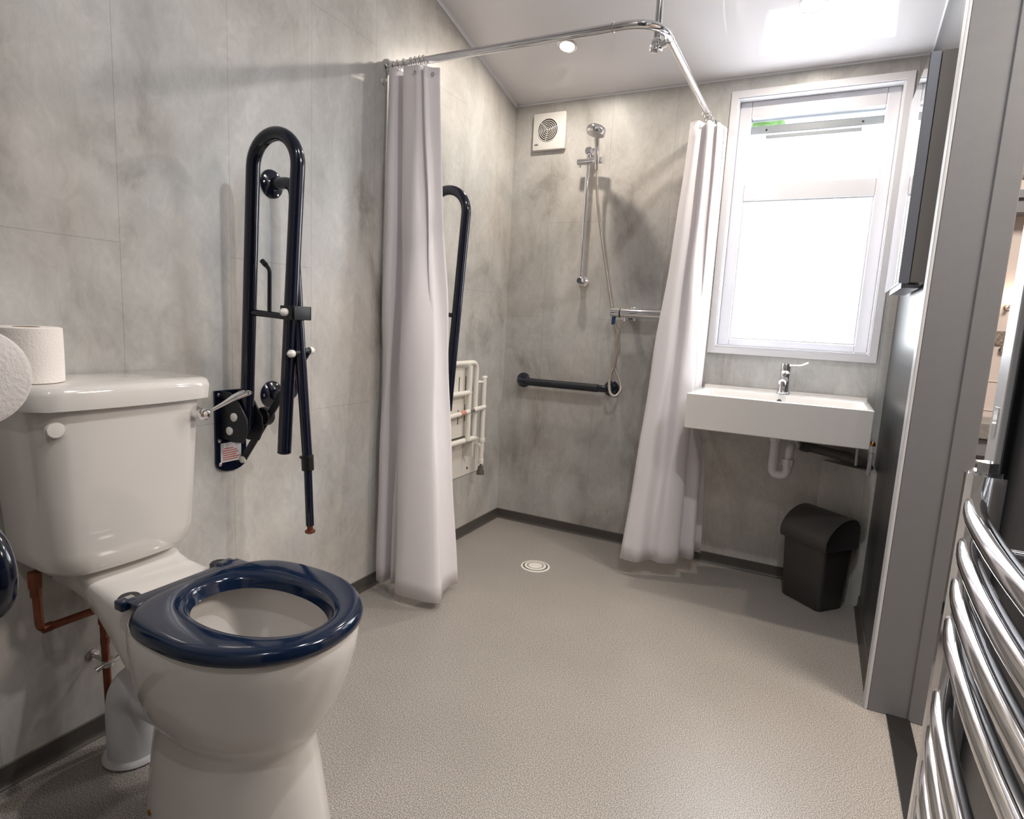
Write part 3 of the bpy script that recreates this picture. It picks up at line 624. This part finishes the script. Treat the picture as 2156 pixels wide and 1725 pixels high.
bm = BM(); lathe(bm, [(0.036, 0.0), (0.036, 0.0012)], hc+ax*0.025, ax, 30); link('spray_plate', bm, M['steel'], hs)
bm = BM()
hp = [(0.458, -0.078, 1.712), (0.460, -0.072, 1.66), (0.468, -0.060, 1.56), (0.492, -0.046, 1.42), (0.522, -0.038, 1.28), (0.553, -0.034, 1.14), (0.578, -0.036, 1.05), (0.602, -0.040, 0.985), (0.609, -0.040, 0.93), (0.599, -0.044, 0.875), (0.603, -0.046, 0.83), (0.630, -0.054, 0.78), (0.640, -0.066, 0.745), (0.626, -0.082, 0.715), (0.602, -0.088, 0.722), (0.590, -0.084, 0.76), (0.592, -0.076, 0.81), (0.602, -0.070, 0.85), (0.610, -0.072, 0.90), (0.606, -0.076, 0.95), (0.618, -0.082, 1.01), (0.630, -0.085, 1.058)]
tube(bm, catmull(hp, 7), 0.0066, 12); tag(link('shower_hose', bm, M['hose'], loc=(0.6, -0.06, 0.72)), 'metal shower hose looping down past the valve on the back wall', 'hose')
vl = thing('shower_valve', (0.70, 0.0, 1.088), 'chrome bar mixer valve on the shower wall beside the right curtain', 'mixer valve')
bm = BM(); tube(bm, [(0.618, -0.072, 1.088), (0.815, -0.072, 1.088)], 0.0205, 26); tube(bm, [(0.630, -0.078, 1.070), (0.630, -0.080, 1.052)], 0.010, 16); link('body', bm, M['chrome'], vl)
for x0_, x1_ in ((0.572, 0.612), (0.822, 0.862)):
    bm = BM(); tube(bm, [(x0_, -0.072, 1.088), (x1_, -0.072, 1.088)], 0.0215, 26); k = link('control_knob', bm, M['chrome'], vl)
for x in (0.655, 0.800):
    bm = BM(); lathe(bm, [(0.032, 0), (0.031, 0.006), (0.020, 0.014), (0.014, 0.020), (0.014, 0.055)], (x, 0, 1.086), (0, -1, 0), 28); link('wall_escutcheon', bm, M['chrome'], vl)
bm = BM(); tube(bm, [(0.612, -0.072, 1.088), (0.619, -0.072, 1.088)], 0.0195, 26); link('collar', bm, M['black'], vl); bm = BM(); tube(bm, [(0.815, -0.072, 1.088), (0.822, -0.072, 1.088)], 0.0200, 26); link('collar', bm, M['black'], vl)
bm = BM(); tube(bm, [(0.585, -0.072, 1.068), (0.583, -0.076, 1.035)], [0.009, 0.0065], 12); link('knob_lever', bm, M['blue'], vl)

# floor drain
dr = thing('floor_drain', (0.453, -0.484, 0.0), 'round white floor drain in the shower floor', 'drain')
bm = BM(); lathe(bm, [(0.062, 0.0), (0.062, 0.002), (0.058, 0.0035), (0.053, 0.0035), (0.052, 0.0025), (0.0, 0.0025)], (0.453, -0.484, 0.0), (0, 0, 1), 48); link('rim', bm, M['whitecoat'], dr)
bm = BM(); lathe(bm, [(0.0525, 0.0025), (0.0525, 0.0030), (0.047, 0.0030), (0.047, 0.0025)], (0.453, -0.484, 0.0), (0, 0, 1), 48, cap=False); lathe(bm, [(0.0345, 0.004), (0.0345, 0.0055), (0.0315, 0.0055), (0.0315, 0.004)], (0.453, -0.484, 0.0), (0, 0, 1), 48, cap=False); link('slot_ring', bm, M['slot'], dr)
bm = BM(); lathe(bm, [(0.047, 0.0025), (0.047, 0.0045), (0.044, 0.0052), (0.0, 0.0052)], (0.453, -0.484, 0.0), (0, 0, 1), 48); link('grate', bm, M['whitecoat'], dr)

# folding shower seat on the left wall
ss = thing('shower_chair', (0.0, -0.5, 0.30), 'white fold-up shower seat against the left wall behind the left curtain', 'shower seat')
bm = BM(); box(bm, 0.0, 0.006, -0.80, -0.195, 0.300, 0.462); link('wall_plate', bm, M['whitecoat'], ss, bevel=0.001, smooth=False)
for (y, z) in ((-0.335, 0.432), (-0.335, 0.330), (-0.70, 0.432), (-0.70, 0.330)):
    bm = BM(); lathe(bm, [(0.006, 0), (0.006, 0.001)], (0.006, y, z), (1, 0, 0), 12); link('screw', bm, M['slot'], ss)
fx = 0.060
bm = BM(); prism(bm, fillet([(fx-0.012, -0.80, 0.505), (fx-0.012, -0.80, 0.815), (fx-0.012, -0.392, 0.815), (fx-0.012, -0.392, 0.505)], 0.04, 6), (-0.008, 0, 0)); st = link('seat_panel', bm, M['whitecoat'], ss, bevel=0.002, smooth=False)
for y, z0_, z1_ in ((-0.445, 0.70, 0.775), (-0.50, 0.70, 0.775), (-0.56, 0.70, 0.775), (-0.445, 0.575, 0.65), (-0.50, 0.565, 0.63), (-0.56, 0.56, 0.62)):
    bm = BM(); box(bm, fx-0.0125, fx-0.0115, y-0.003, y+0.003, z0_, z1_); link('drain_slot', bm, M['slot'], st, smooth=False)
bm = BM(); tube(bm, fillet([(fx, -0.80, 0.488), (fx, -0.80, 0.835), (fx, -0.376, 0.835), (fx, -0.376, 0.488)], 0.040, 8), 0.0115, 16); tube(bm, [(fx, -0.80, 0.488), (fx, -0.366, 0.488)], 0.0125, 16); link('seat_frame', bm, M['whitecoat'], ss)
bm = BM(); tube(bm, [(fx+0.012, -0.452, 0.825), (fx+0.012, -0.452, 0.49)], 0.0115, 16); link('cross_tube', bm, M['whitecoat'], ss); bm = BM(); tube(bm, [(fx+0.012, -0.66, 0.705), (fx+0.012, -0.445, 0.705)], 0.0115, 16); link('cross_tube', bm, M['whitecoat'], ss)
bm = BM(); tube(bm, [(fx+0.016, -0.70, 0.610), (fx+0.016, -0.318, 0.628)], 0.0105, 16); lg = link('brace_tube', bm, M['whitecoat'], ss)
bm = BM(); tube(bm, [(fx+0.016, -0.530, 0.618), (fx+0.016, -0.490, 0.620)], 0.0112, 16); link('tape_band', bm, M['redtape'], lg)
bm = BM(); tube(bm, [(fx+0.016, -0.455, 0.6215), (fx+0.016, -0.420, 0.6232)], 0.0115, 16); link('clip_band', bm, M['steel'], lg)
bm = BM(); tube(bm, [(fx, -0.376, 0.745), (fx, -0.305, 0.742)], 0.007, 12); tube(bm, [(fx, -0.305, 0.765), (fx, -0.303, 0.42)], 0.0125, 18); tube(bm, [(fx, -0.303, 0.475), (fx, -0.302, 0.460)], 0.017, 18); tube(bm, [(fx, -0.303, 0.42), (fx, -0.301, 0.365)], 0.0110, 18); tube(bm, [(fx, -0.303, 0.375), (fx, -0.301, 0.355)], 0.0135, 18); tube(bm, [(fx, -0.325, 0.762), (fx, -0.285, 0.762)], 0.008, 12); tube(bm, [(fx-0.005, -0.292, 0.72), (fx-0.005, -0.275, 0.700), (fx-0.005, -0.273, 0.40)], 0.003, 8)
lg2 = link('leg', bm, M['whitecoat'], ss)
bm = BM(); lathe(bm, [(0.004, 0), (0.005, 0.014), (0.012, 0.018), (0.014, 0.035), (0.0175, 0.040), (0.0185, 0.056), (0.015, 0.057)], (fx, -0.301, 0.358), (0, 0, -1), 22); link('rubber_foot', bm, M['rubber'], lg2)
bm = BM(); box(bm, 0.006, fx, -0.385, -0.375, 0.40, 0.50); link('hinge_bracket', bm, M['whitecoat'], ss, bevel=0.001)
bm = BM(); box(bm, 0.006, fx, -0.325, -0.30, 0.44, 0.455); link('hinge_bracket', bm, M['whitecoat'], ss, bevel=0.001)

# ------------------------------------------------------------------ curtain rail and curtains
RZ = 1.868
cr = thing('curtain_rail', (0.93, -0.94, RZ), 'chrome L-shaped shower curtain rail below the ceiling', 'curtain rail')
bm = BM(); tube(bm, fillet([(0.0, -0.962, RZ), (0.935, -0.955, RZ), (0.930, 0.0, RZ+0.005)], 0.11, 14), 0.0123, 20); link('rail', bm, M['chrome'], cr)
bm = BM(); tube(bm, [(0.805, -0.956, RZ), (0.80, -0.956, RZ)], 0.0131, 20); link('joint_ring', bm, M['steel'], cr); bm = BM(); tube(bm, [(0.9345, -0.835, RZ), (0.9345, -0.830, RZ)], 0.0131, 20); link('joint_ring', bm, M['steel'], cr)
bm = BM(); lathe(bm, [(0.024, 0), (0.024, 0.005), (0.017, 0.012), (0.0155, 0.028)], (0, -0.962, RZ), (1, 0, 0), 26); link('wall_socket', bm, M['chrome'], cr); bm = BM(); lathe(bm, [(0.024, 0), (0.024, 0.005), (0.017, 0.012), (0.0155, 0.028)], (0.930, 0, RZ+0.005), (0, -1, 0), 26); link('wall_socket', bm, M['chrome'], cr)
bm = BM(); tube(bm, [(0.905, -0.862, RZ-0.035), (0.905, -0.862, ceil_z(-0.862))], 0.0105, 18); lathe(bm, [(0.026, 0), (0.026, 0.004), (0.014, 0.014)], (0.905, -0.862, ceil_z(-0.862)), (0, 0, -1), 24); link('ceiling_rod', bm, M['chrome'], cr)
bm = BM(); lathe(bm, [(0.004, -0.020), (0.013, -0.017), (0.0165, -0.006), (0.0165, 0.006), (0.013, 0.015), (0.008, 0.020)], (0.905, -0.862, RZ-0.024), (0, 0, 1), 22); tube(bm, [(0.905, -0.862, RZ-0.030), (0.932, -0.86, RZ-0.022)], 0.011, 16); lathe(bm, [(0.018, 0), (0.018, 0.004), (0.015, 0.006)], (0.905, -0.862, RZ-0.036), (0, 0, -1), 22); link('rod_clamp', bm, M['chrome'], cr)

def curtain(name, top, bot, z_top, z_bot, label, sub=5, rows=30, xmax=9.0):
    """top/bot: lists of plan points, same count"""
    T = catmull([(x, y, 0) for x, y in top], sub); B = catmull([(x, y, 0) for x, y in bot], sub)
    bm = BM(); rings = []
    for r in range(rows+1):
        t = r/rows; s = t**1.15
        row = []
        for i, (a, b) in enumerate(zip(T, B)):
            p = a*(1-s)+b*s
            u = i/(len(T)-1)
            zt_ = z_top(u) if callable(z_top) else z_top; zb_ = z_bot(u) if callable(z_bot) else z_bot
            w = 0.003*math.sin(9*t+u*23)+0.002*math.sin(23*t+u*11)
            zz = zt_*(1-t)+zb_*t; lim = xmax if zz > 0.62 else xmax+(0.62-zz)*0.3
            row.append(Vector((min(lim-(1-u)*0.02, max(0.012, p.x+w*math.sin(PI*t))), min(-0.035, p.y+w*math.sin(PI*t)), zt_*(1-t)+zb_*t)))
        rings.append(row)
    V = loft(bm, rings, False, (False, False))
    t = thing(name, rings[-1][len(T)//2], label, 'shower curtain')
    o = link('fabric', bm, M['fabric'], t, angle=180)
    s = o.modifiers.new('thick', 'SOLIDIFY'); s.thickness = 0.0012; s.offset = 0
    return t, rings
topL = [(0.014, -0.940), (0.022, -0.982), (0.050, -0.985), (0.058, -0.935), (0.075, -0.930), (0.085, -0.985), (0.125, -0.990), (0.150, -0.985), (0.158, -0.930), (0.166, -0.985), (0.185, -0.965), (0.212, -0.955)]
botL = [(0.016, -0.960), (0.022, -1.000), (0.060, -1.010), (0.066, -0.955), (0.095, -1.005), (0.112, -0.960), (0.150, -1.050), (0.235, -1.058), (0.330, -1.036), (0.300, -0.960), (0.290, -0.90), (0.302, -0.862)]
cl, rl = curtain('shower_curtain', topL, botL, lambda u: 1.852-0.012*u, 0.03, 'white shower curtain gathered at the left wall end of the rail')
topR = [(0.872, -0.175), (0.905, -0.195), (0.925, -0.150), (0.945, -0.185), (0.962, -0.120), (0.975, -0.150), (0.990, -0.085), (1.002, -0.095), (1.004, -0.050)]
botR = [(0.775, -0.345), (0.850, -0.350), (0.885, -0.290), (0.935, -0.300), (0.995, -0.260), (0.985, -0.190), (1.045, -0.180), (1.030, -0.085), (1.060, -0.080)]
cr2, rr2 = curtain('shower_curtain', topR, botR, lambda u: 1.838, 0.065, 'white shower curtain gathered at the back wall beside the window', xmax=0.994)
def ring_at(parent, c, nrm):
    c = Vector(c); n_ = Vector(nrm).normalized(); u = Vector((0, 0, 1)); v = n_.cross(u).normalized()
    bm = BM(); tube(bm, [c+u*(0.017*math.cos(a))+v*(0.017*math.sin(a)) for a in [k*2*PI/20 for k in range(21)]], 0.0016, 8); link('ring', bm, M['steel'], parent)
for x in (0.045, 0.070, 0.100, 0.118, 0.136, 0.152): ring_at(cl, (x, -0.962, RZ-0.002), (1, 0.15, 0))
for y in (-0.165, -0.125, -0.085): ring_at(cr2, (0.930, y, RZ-0.001), (0.1, 1, 0))
def eyelet(parent, c, nrm, r=0.006):
    bm = BM(); lathe(bm, [(r, 0), (r, 0.0012), (r*0.5, 0.0015), (r*0.5, 0)], c, nrm, 16, cap=False); link('eyelet', bm, M['steel'], parent)
eyelet(cl, (0.138, -0.994, 1.822), (0.1, -1, 0)); eyelet(cl, (0.192, -0.968, 1.818), (0.3, -1, 0)); eyelet(cr2, (0.915, -0.185, 1.815), (0.2, -1, 0))
bm = BM(); lathe(bm, [(0.007, 0), (0.007, 0.003), (0.003, 0.005), (0.003, 0.016), (0.006, 0.020)], (0, -0.992, 1.813), (1, 0, 0), 14); tag(link('wall_hook', bm, M['white'], loc=(0, -0.992, 1.813)), 'small white hook on the left wall beside the top of the left curtain', 'hook')

# ------------------------------------------------------------------ washbasin
bs = thing('washbasin', (1.305, 0.0, 0.655), 'rectangular white washbasin on the wall under the window', 'washbasin')
bm = BM(); x0, x1, y0, y1, z0, z1 = 1.000, 1.611, -0.412, -0.001, 0.660, 0.793
def rect(xa, xb, ya, yb, z, r=0.012, n=4):
    out = []
    for cx_, cy_, a0 in ((xb-r, yb-r, 0), (xa+r, yb-r, PI/2), (xa+r, ya+r, PI), (xb-r, ya+r, 3*PI/2)):
        for k in range(n+1): a = a0+k*PI/2/n; out.append(Vector((cx_+r*math.cos(a), cy_+r*math.sin(a), z)))
    return out
loft(bm, [rect(x0+0.03, x1-0.03, y0+0.03, y1, z0), rect(x0+0.003, x1-0.003, y0+0.003, y1, z0+0.001, 0.004), rect(x0, x1, y0, y1, z0+0.004, 0.005), rect(x0, x1, y0, y1, z1-0.002, 0.005), rect(x0+0.002, x1-0.002, y0+0.002, y1-0.001, z1, 0.005),
          rect(x0+0.018, x1-0.018, y0+0.018, y1-0.115, z1, 0.03), rect(x0+0.022, x1-0.022, y0+0.022, y1-0.119, z1-0.006, 0.03), rect(x0+0.04, x1-0.04, y0+0.035, y1-0.135, z1-0.085, 0.04), rect(x0+0.10, x1-0.10, y0+0.09, y1-0.18, z1-0.098, 0.04), rect(1.28, 1.33, -0.24, -0.19, z1-0.100, 0.02)], True)
box(bm, x0, x1, -0.030, -0.001, z1-0.02, 0.801)
link('basin', bm, M['ceramic'], bs, angle=45)
bm = BM(); lathe(bm, [(0.009, 0), (0.009, 0.001), (0.006, 0.002)], (1.305, -0.1235, 0.766), (0, -1, 0.2), 20); link('overflow', bm, M['pvcgrey'], bs)
tp = thing('basin_tap', (1.313, -0.062, 0.793), 'chrome lever mixer tap on the washbasin', 'tap')
bm = BM(); lathe(bm, [(0.027, 0), (0.027, 0.004), (0.024, 0.007), (0.0225, 0.010), (0.0195, 0.070), (0.0205, 0.082)], (1.313, -0.062, 0.793), (0, 0, 1), 30)
tube(bm, catmull([(1.313, -0.070, 0.848), (1.312, -0.110, 0.852), (1.310, -0.150, 0.843)], 5), [0.015]*5+[0.0135]*6, 18); tube(bm, [(1.311, -0.142, 0.846), (1.311, -0.144, 0.828)], 0.011, 16); link('body', bm, M['chrome'], tp)
bm = BM(); lathe(bm, [(0.0195, 0), (0.0205, 0.002), (0.0200, 0.034), (0.018, 0.038), (0.004, 0.040)], (1.313, -0.062, 0.876), (0, 0, 1), 30)
tube(bm, catmull([(1.318, -0.064, 0.908), (1.345, -0.075, 0.908), (1.370, -0.088, 0.912), (1.395, -0.098, 0.925)], 5), [0.010]*5+[0.0095]*5+[0.009]*6, 12, flat=(0.45, 1.1)); link('lever', bm, M['chrome'], tp)
# trap and waste
tw = thing('basin_trap', (1.313, -0.20, 0.48), 'white plastic U-bend trap hanging under the washbasin', 'trap')
bm = BM(); tube(bm, [(1.313, -0.205, 0.665), (1.313, -0.205, 0.632)], 0.019, 20); link('tailpiece', bm, M['pvcgrey'], tw)
bm = BM(); tube(bm, fillet([(1.313, -0.205, 0.625), (1.313, -0.205, 0.490), (1.365, -0.205, 0.490), (1.365, -0.205, 0.545)], 0.030, 9), 0.0175, 20)
tube(bm, fillet([(1.365, -0.205, 0.545), (1.367, -0.205, 0.605), (1.376, -0.150, 0.605)], 0.02, 6), 0.0155, 20)
tube(bm, [(1.313, -0.205, 0.640), (1.313, -0.205, 0.618)], 0.0225, 8); tube(bm, [(1.365, -0.205, 0.556), (1.365, -0.205, 0.530)], 0.0225, 8); tube(bm, [(1.372, -0.178, 0.605), (1.379, -0.150, 0.605)], 0.0225, 8); link('u_bend', bm, M['pipewhite'], tw)
bm = BM(); tube(bm, fillet([(1.376, -0.152, 0.605), (1.388, -0.080, 0.598), (1.44, -0.050, 0.585), (1.56, -0.045, 0.566), (1.645, -0.045, 0.540), (1.645, -0.045, 0.50)], 0.02, 6), 0.0185, 20); tube(bm, [(1.405, -0.067, 0.592), (1.43, -0.055, 0.587)], 0.0225, 20); tube(bm, [(1.545, -0.045, 0.568), (1.575, -0.045, 0.562)], 0.0225, 20)
tag(link('waste_pipe', bm, M['pvcgrey'], loc=(1.5, -0.05, 0.55)), 'dark grey waste pipe sloping along the wall under the washbasin', 'pipe')
wv = thing('supply_valve', (1.640, -0.13, 0.55), 'small brass-topped supply valve beside the right end of the washbasin', 'valve')
bm = BM(); tube(bm, [(1.640, -0.12, 0.520), (1.640, -0.13, 0.615)], 0.0075, 14); tube(bm, [(1.640, -0.13, 0.610), (1.640, -0.131, 0.634)], 0.0125, 6); link('pipe', bm, M['pipewhite'], wv)
bm = BM(); lathe(bm, [(0.010, 0), (0.0105, 0.006), (0.008, 0.014), (0.003, 0.018)], (1.640, -0.131, 0.634), (0, 0, 1), 16); link('cap', bm, M['brass'], wv)
bm = BM(); tube(bm, [(1.594, -0.10, 0.660), (1.598, -0.095, 0.545)], 0.005, 12); tag(link('flexible_hose', bm, M['pipewhite'], loc=(1.598, -0.095, 0.545)), 'short white supply hose under the right corner of the washbasin', 'hose')

# ------------------------------------------------------------------ bin
bn = thing('waste_bin', (1.50, -0.17, 0.0), 'charcoal plastic swing-top bin on the floor under the washbasin', 'bin')
ang = math.radians(-40.5)
bw, bd = 0.088, 0.062
bmx = Matrix.Translation((1.502, -0.168, 0)) @ Matrix.Rotation(ang, 4, 'Z')
def bring(hx, hy, z, r=0.018):
    return [bmx @ v for v in rect(-hx, hx, -hy, hy, z, r, 5)]
bm = BM(); loft(bm, [bring(bw-0.003, bd-0.003, 0.0), bring(bw+0.002, bd+0.002, 0.006), bring(0.0945, 0.071, 0.12), bring(0.099, 0.078, 0.252), bring(0.101, 0.080, 0.262)]); link('body', bm, M['bin'], bn)
# domed lid: quarter-round rising to the back
bm = BM(); prof = [(-0.084, 0.244), (-0.087, 0.252), (-0.088, 0.276), (-0.083, 0.292), (-0.070, 0.313), (-0.050, 0.334), (-0.025, 0.350), (0.0, 0.359), (0.028, 0.363), (0.052, 0.360), (0.070, 0.350), (0.082, 0.332), (0.087, 0.310), (0.087, 0.252), (0.083, 0.244)]
def prow(x, inset): return [bmx @ Vector((x, (y*(1-inset)), 0.238+(z-0.238)*(1-inset*0.6))) for y, z in prof]
loft(bm, [prow(-0.105, 0.07), prow(-0.107, 0.03), prow(-0.105, 0.0), prow(0.105, 0.0), prow(0.107, 0.03), prow(0.105, 0.07)]); link('lid', bm, M['bin'], bn, angle=35)

# ------------------------------------------------------------------ mirror cabinet
mc = thing('mirror_cabinet', (1.63, -0.50, 1.19), 'slim mirrored wall cabinet beside the window on the dark wall', 'cabinet')
bm = BM(); box(bm, 1.628, 1.667, -0.700, -0.300, 1.190, 1.790); link('cabinet_body', bm, M['aludk'], mc, smooth=False, bevel=0.001)
bm = BM(); box(bm, 1.6020, 1.6265, -0.700, -0.295, 1.187, 1.790); dd = link('door', bm, M['alu'], mc, smooth=False, bevel=0.001)
bm = BM(); box(bm, 1.6000, 1.6018, -0.699, -0.296, 1.188, 1.789); link('mirror_glass', bm, M['mirror'], dd, smooth=False)
bm = BM(); box(bm, 1.612, 1.655, -0.66, -0.33, 1.176, 1.187); link('light_strip', bm, M['alu'], mc, smooth=False)

# ------------------------------------------------------------------ towel radiator
tr = thing('towel_radiator', (1.60, -2.1, 0.12), 'chrome ladder towel radiator at the right edge, nearest the camera', 'radiator')
bz = [0.852, 0.806, 0.761, 0.714, 0.624, 0.579, 0.533, 0.486, 0.396, 0.351, 0.306, 0.260]
def post(y):
    bm = BM()
    sh = [(1.588, -0.006), (1.588, 0.006), (1.593, 0.014), (1.602, 0.017), (1.622, 0.017), (1.622, -0.017), (1.602, -0.017), (1.593, -0.014)]
    loft(bm, [[Vector((x, y+d, z)) for x, d in sh] for z in (0.14, 0.886)])
    o = link('post', bm, M['chrome'], tr, angle=30)
    bm = BM(); lathe(bm, [(0.015, 0), (0.0155, 0.002), (0.0155, 0.004)], (1.606, y, 0.886), (0, 0, 1), 24); tube(bm, [(1.606, y, 0.889), (1.606, y, 0.900)], 0.011, 6); link('end_plug', bm, M['chrome'], o)
YP, YN = -1.900, -2.44
post(YP); post(YN)
for z in bz:
    bm = BM(); tube(bm, [(1.602, YP+0.004, z), (1.598, YP-0.018, z), (1.592, YP-0.05, z)]+[(1.590-0.010*math.sin(PI*k/12), YP-0.05+(YN-YP+0.10)*k/12, z) for k in range(1, 12)]+[(1.592, YN+0.05, z), (1.598, YN+0.018, z), (1.602, YN-0.004, z)], 0.0105, 18); link('bar', bm, M['chrome'], tr)
for z in (0.80, 0.22):
    bm = BM(); tube(bm, [(1.622, YP-0.0, z), (1.667, YP-0.0, z)], 0.007, 12); lathe(bm, [(0.014, 0), (0.014, 0.004), (0.009, 0.010)], (1.667, YP, z), (-1, 0, 0), 18); link('wall_bracket', bm, M['chrome'], tr)
    bm = BM(); tube(bm, [(1.622, YN, z), (1.667, YN, z)], 0.007, 12); link('wall_bracket', bm, M['chrome'], tr)

# ------------------------------------------------------------------ ceiling lights
for k, (x, y, p, c_) in enumerate(DOWNLIGHTS):
    if y < -2.2: lab = 'added fill downlight in the ceiling behind the camera, unseen'
    elif y < -1: lab = 'recessed round ceiling downlight beside the doorway'
    else: lab = 'lit round ceiling downlight ' + ('in the shower, seen beside the curtain rail' if x < 1 else 'in front of the window')
    nrm = Vector((0, SLOPE, -1)).normalized(); c = Vector((x, y, ceil_z(y)))
    t = thing('ceiling_downlight', c, lab, 'downlight', 'recessed downlights in the sloping ceiling')
    bm = BM(); lathe(bm, [(0.030, 0.0), (0.041, 0.0), (0.041, 0.002), (0.036, 0.004), (0.030, 0.0035), (0.030, 0.0)], c, nrm, 36, cap=False); link('bezel', bm, M['chrome'], t)
    bm = BM(); lathe(bm, [(0.029, 0.0), (0.029, 0.0015)], c, nrm, 30); link('lens', bm, M['lampglow'], t)

# ------------------------------------------------------------------ things in the next room
bm = BM(); box(bm, 1.81, 2.7, -0.22, -0.004, 0.715, 0.770); tag(link('worktop', bm, M['worktop'], smooth=False, bevel=0.003, loc=(2.2, -0.1, 0.715)), 'grey stone-effect worktop seen through the doorway', 'worktop')
cab = thing('base_cabinet', (2.2, -0.10, 0.0), 'grey cabinet with drawers below the worktop in the next room', 'cabinet')
bm = BM(); box(bm, 1.81, 2.7, -0.19, -0.006, 0.004, 0.714); link('carcass', bm, M['cupboard'], cab, smooth=False)
for z0_, z1_ in ((0.655, 0.712), (0.575, 0.640), (0.40, 0.56), (0.1, 0.39)):
    bm = BM(); box(bm, 1.81, 2.7, -0.205, -0.19, z0_, z1_); link('drawer', bm, M['cupboard'], cab, smooth=False, bevel=0.002)
for z0_, z1_, nm in ((1.600, 1.660, 'tallest'), (1.030, 1.080, 'lower')):
    bm = BM(); box(bm, 1.80, 2.7, -0.006, 0.0, z0_, z1_); tag(link('mosaic_border', bm, M['mosaic'], smooth=False, loc=(2.2, 0, z0_)), 'brown mosaic tile band in the next room, '+('above the shelf' if nm == 'tallest' else 'below the wall lamp'), 'tile border')
bm = BM(); box(bm, 1.80, 2.7, -0.10, 0.0, 1.52, 1.545); box(bm, 1.80, 2.7, -0.085, 0.0, 1.475, 1.52); tag(link('wall_shelf', bm, M['cupboard'], smooth=False, loc=(2.2, 0, 1.5)), 'grey shelf on the wall of the next room, seen through the doorway', 'shelf')
wl = thing('wall_lamp', (2.0, -0.03, 1.165), 'small lit wall lamp in the next room, seen through the doorway', 'lamp')
bm = BM(); lathe(bm, [(0.010, 0), (0.011, 0.006), (0.006, 0.012), (0.006, 0.03)], (2.000, 0, 1.165), (0, -1, 0), 18); link('base', bm, M['chrome'], wl)
bm = BM(); lathe(bm, [(0.004, -0.018), (0.014, -0.010), (0.016, 0.0), (0.014, 0.010), (0.004, 0.018)], (2.012, -0.03, 1.20), (0, 0, 1), 18); link('glass_shade', bm, M['wallglow'], wl)
bm = BM(); lathe(bm, [(0.010, 0), (0.011, 0.005), (0.006, 0.010), (0.009, 0.016)], (2.005, 0, 1.015), (0, -1, 0), 18); tag(link('wall_knob', bm, M['steel'], loc=(2.005, 0, 1.015)), 'small metal knob below the lower mosaic band in the next room', 'hook')  # round knob on the wall of the next room
# greenery outside behind the slit of the top light
for k in range(6):
    bm = BM(); c = Vector((0.88, 1.80, 2.36))
    bmesh.ops.create_icosphere(bm, subdivisions=3, radius=0.17, matrix=Matrix.Translation(c))
    for v in bm.verts: v.co += Vector((random.uniform(-1, 1), random.uniform(-1, 1), random.uniform(-1, 1)))*0.03
    if k == 0:
        tube(bm, [(c.x, c.y, 0.0), (c.x, c.y, c.z-0.1)], 0.03, 8)
        tag(link('garden_shrub', bm, M['outdoor'], loc=(c.x, c.y, 0), smooth=False), 'bright green shrub outside the opening top light, at its left end', 'shrub')
    else: bm.free()
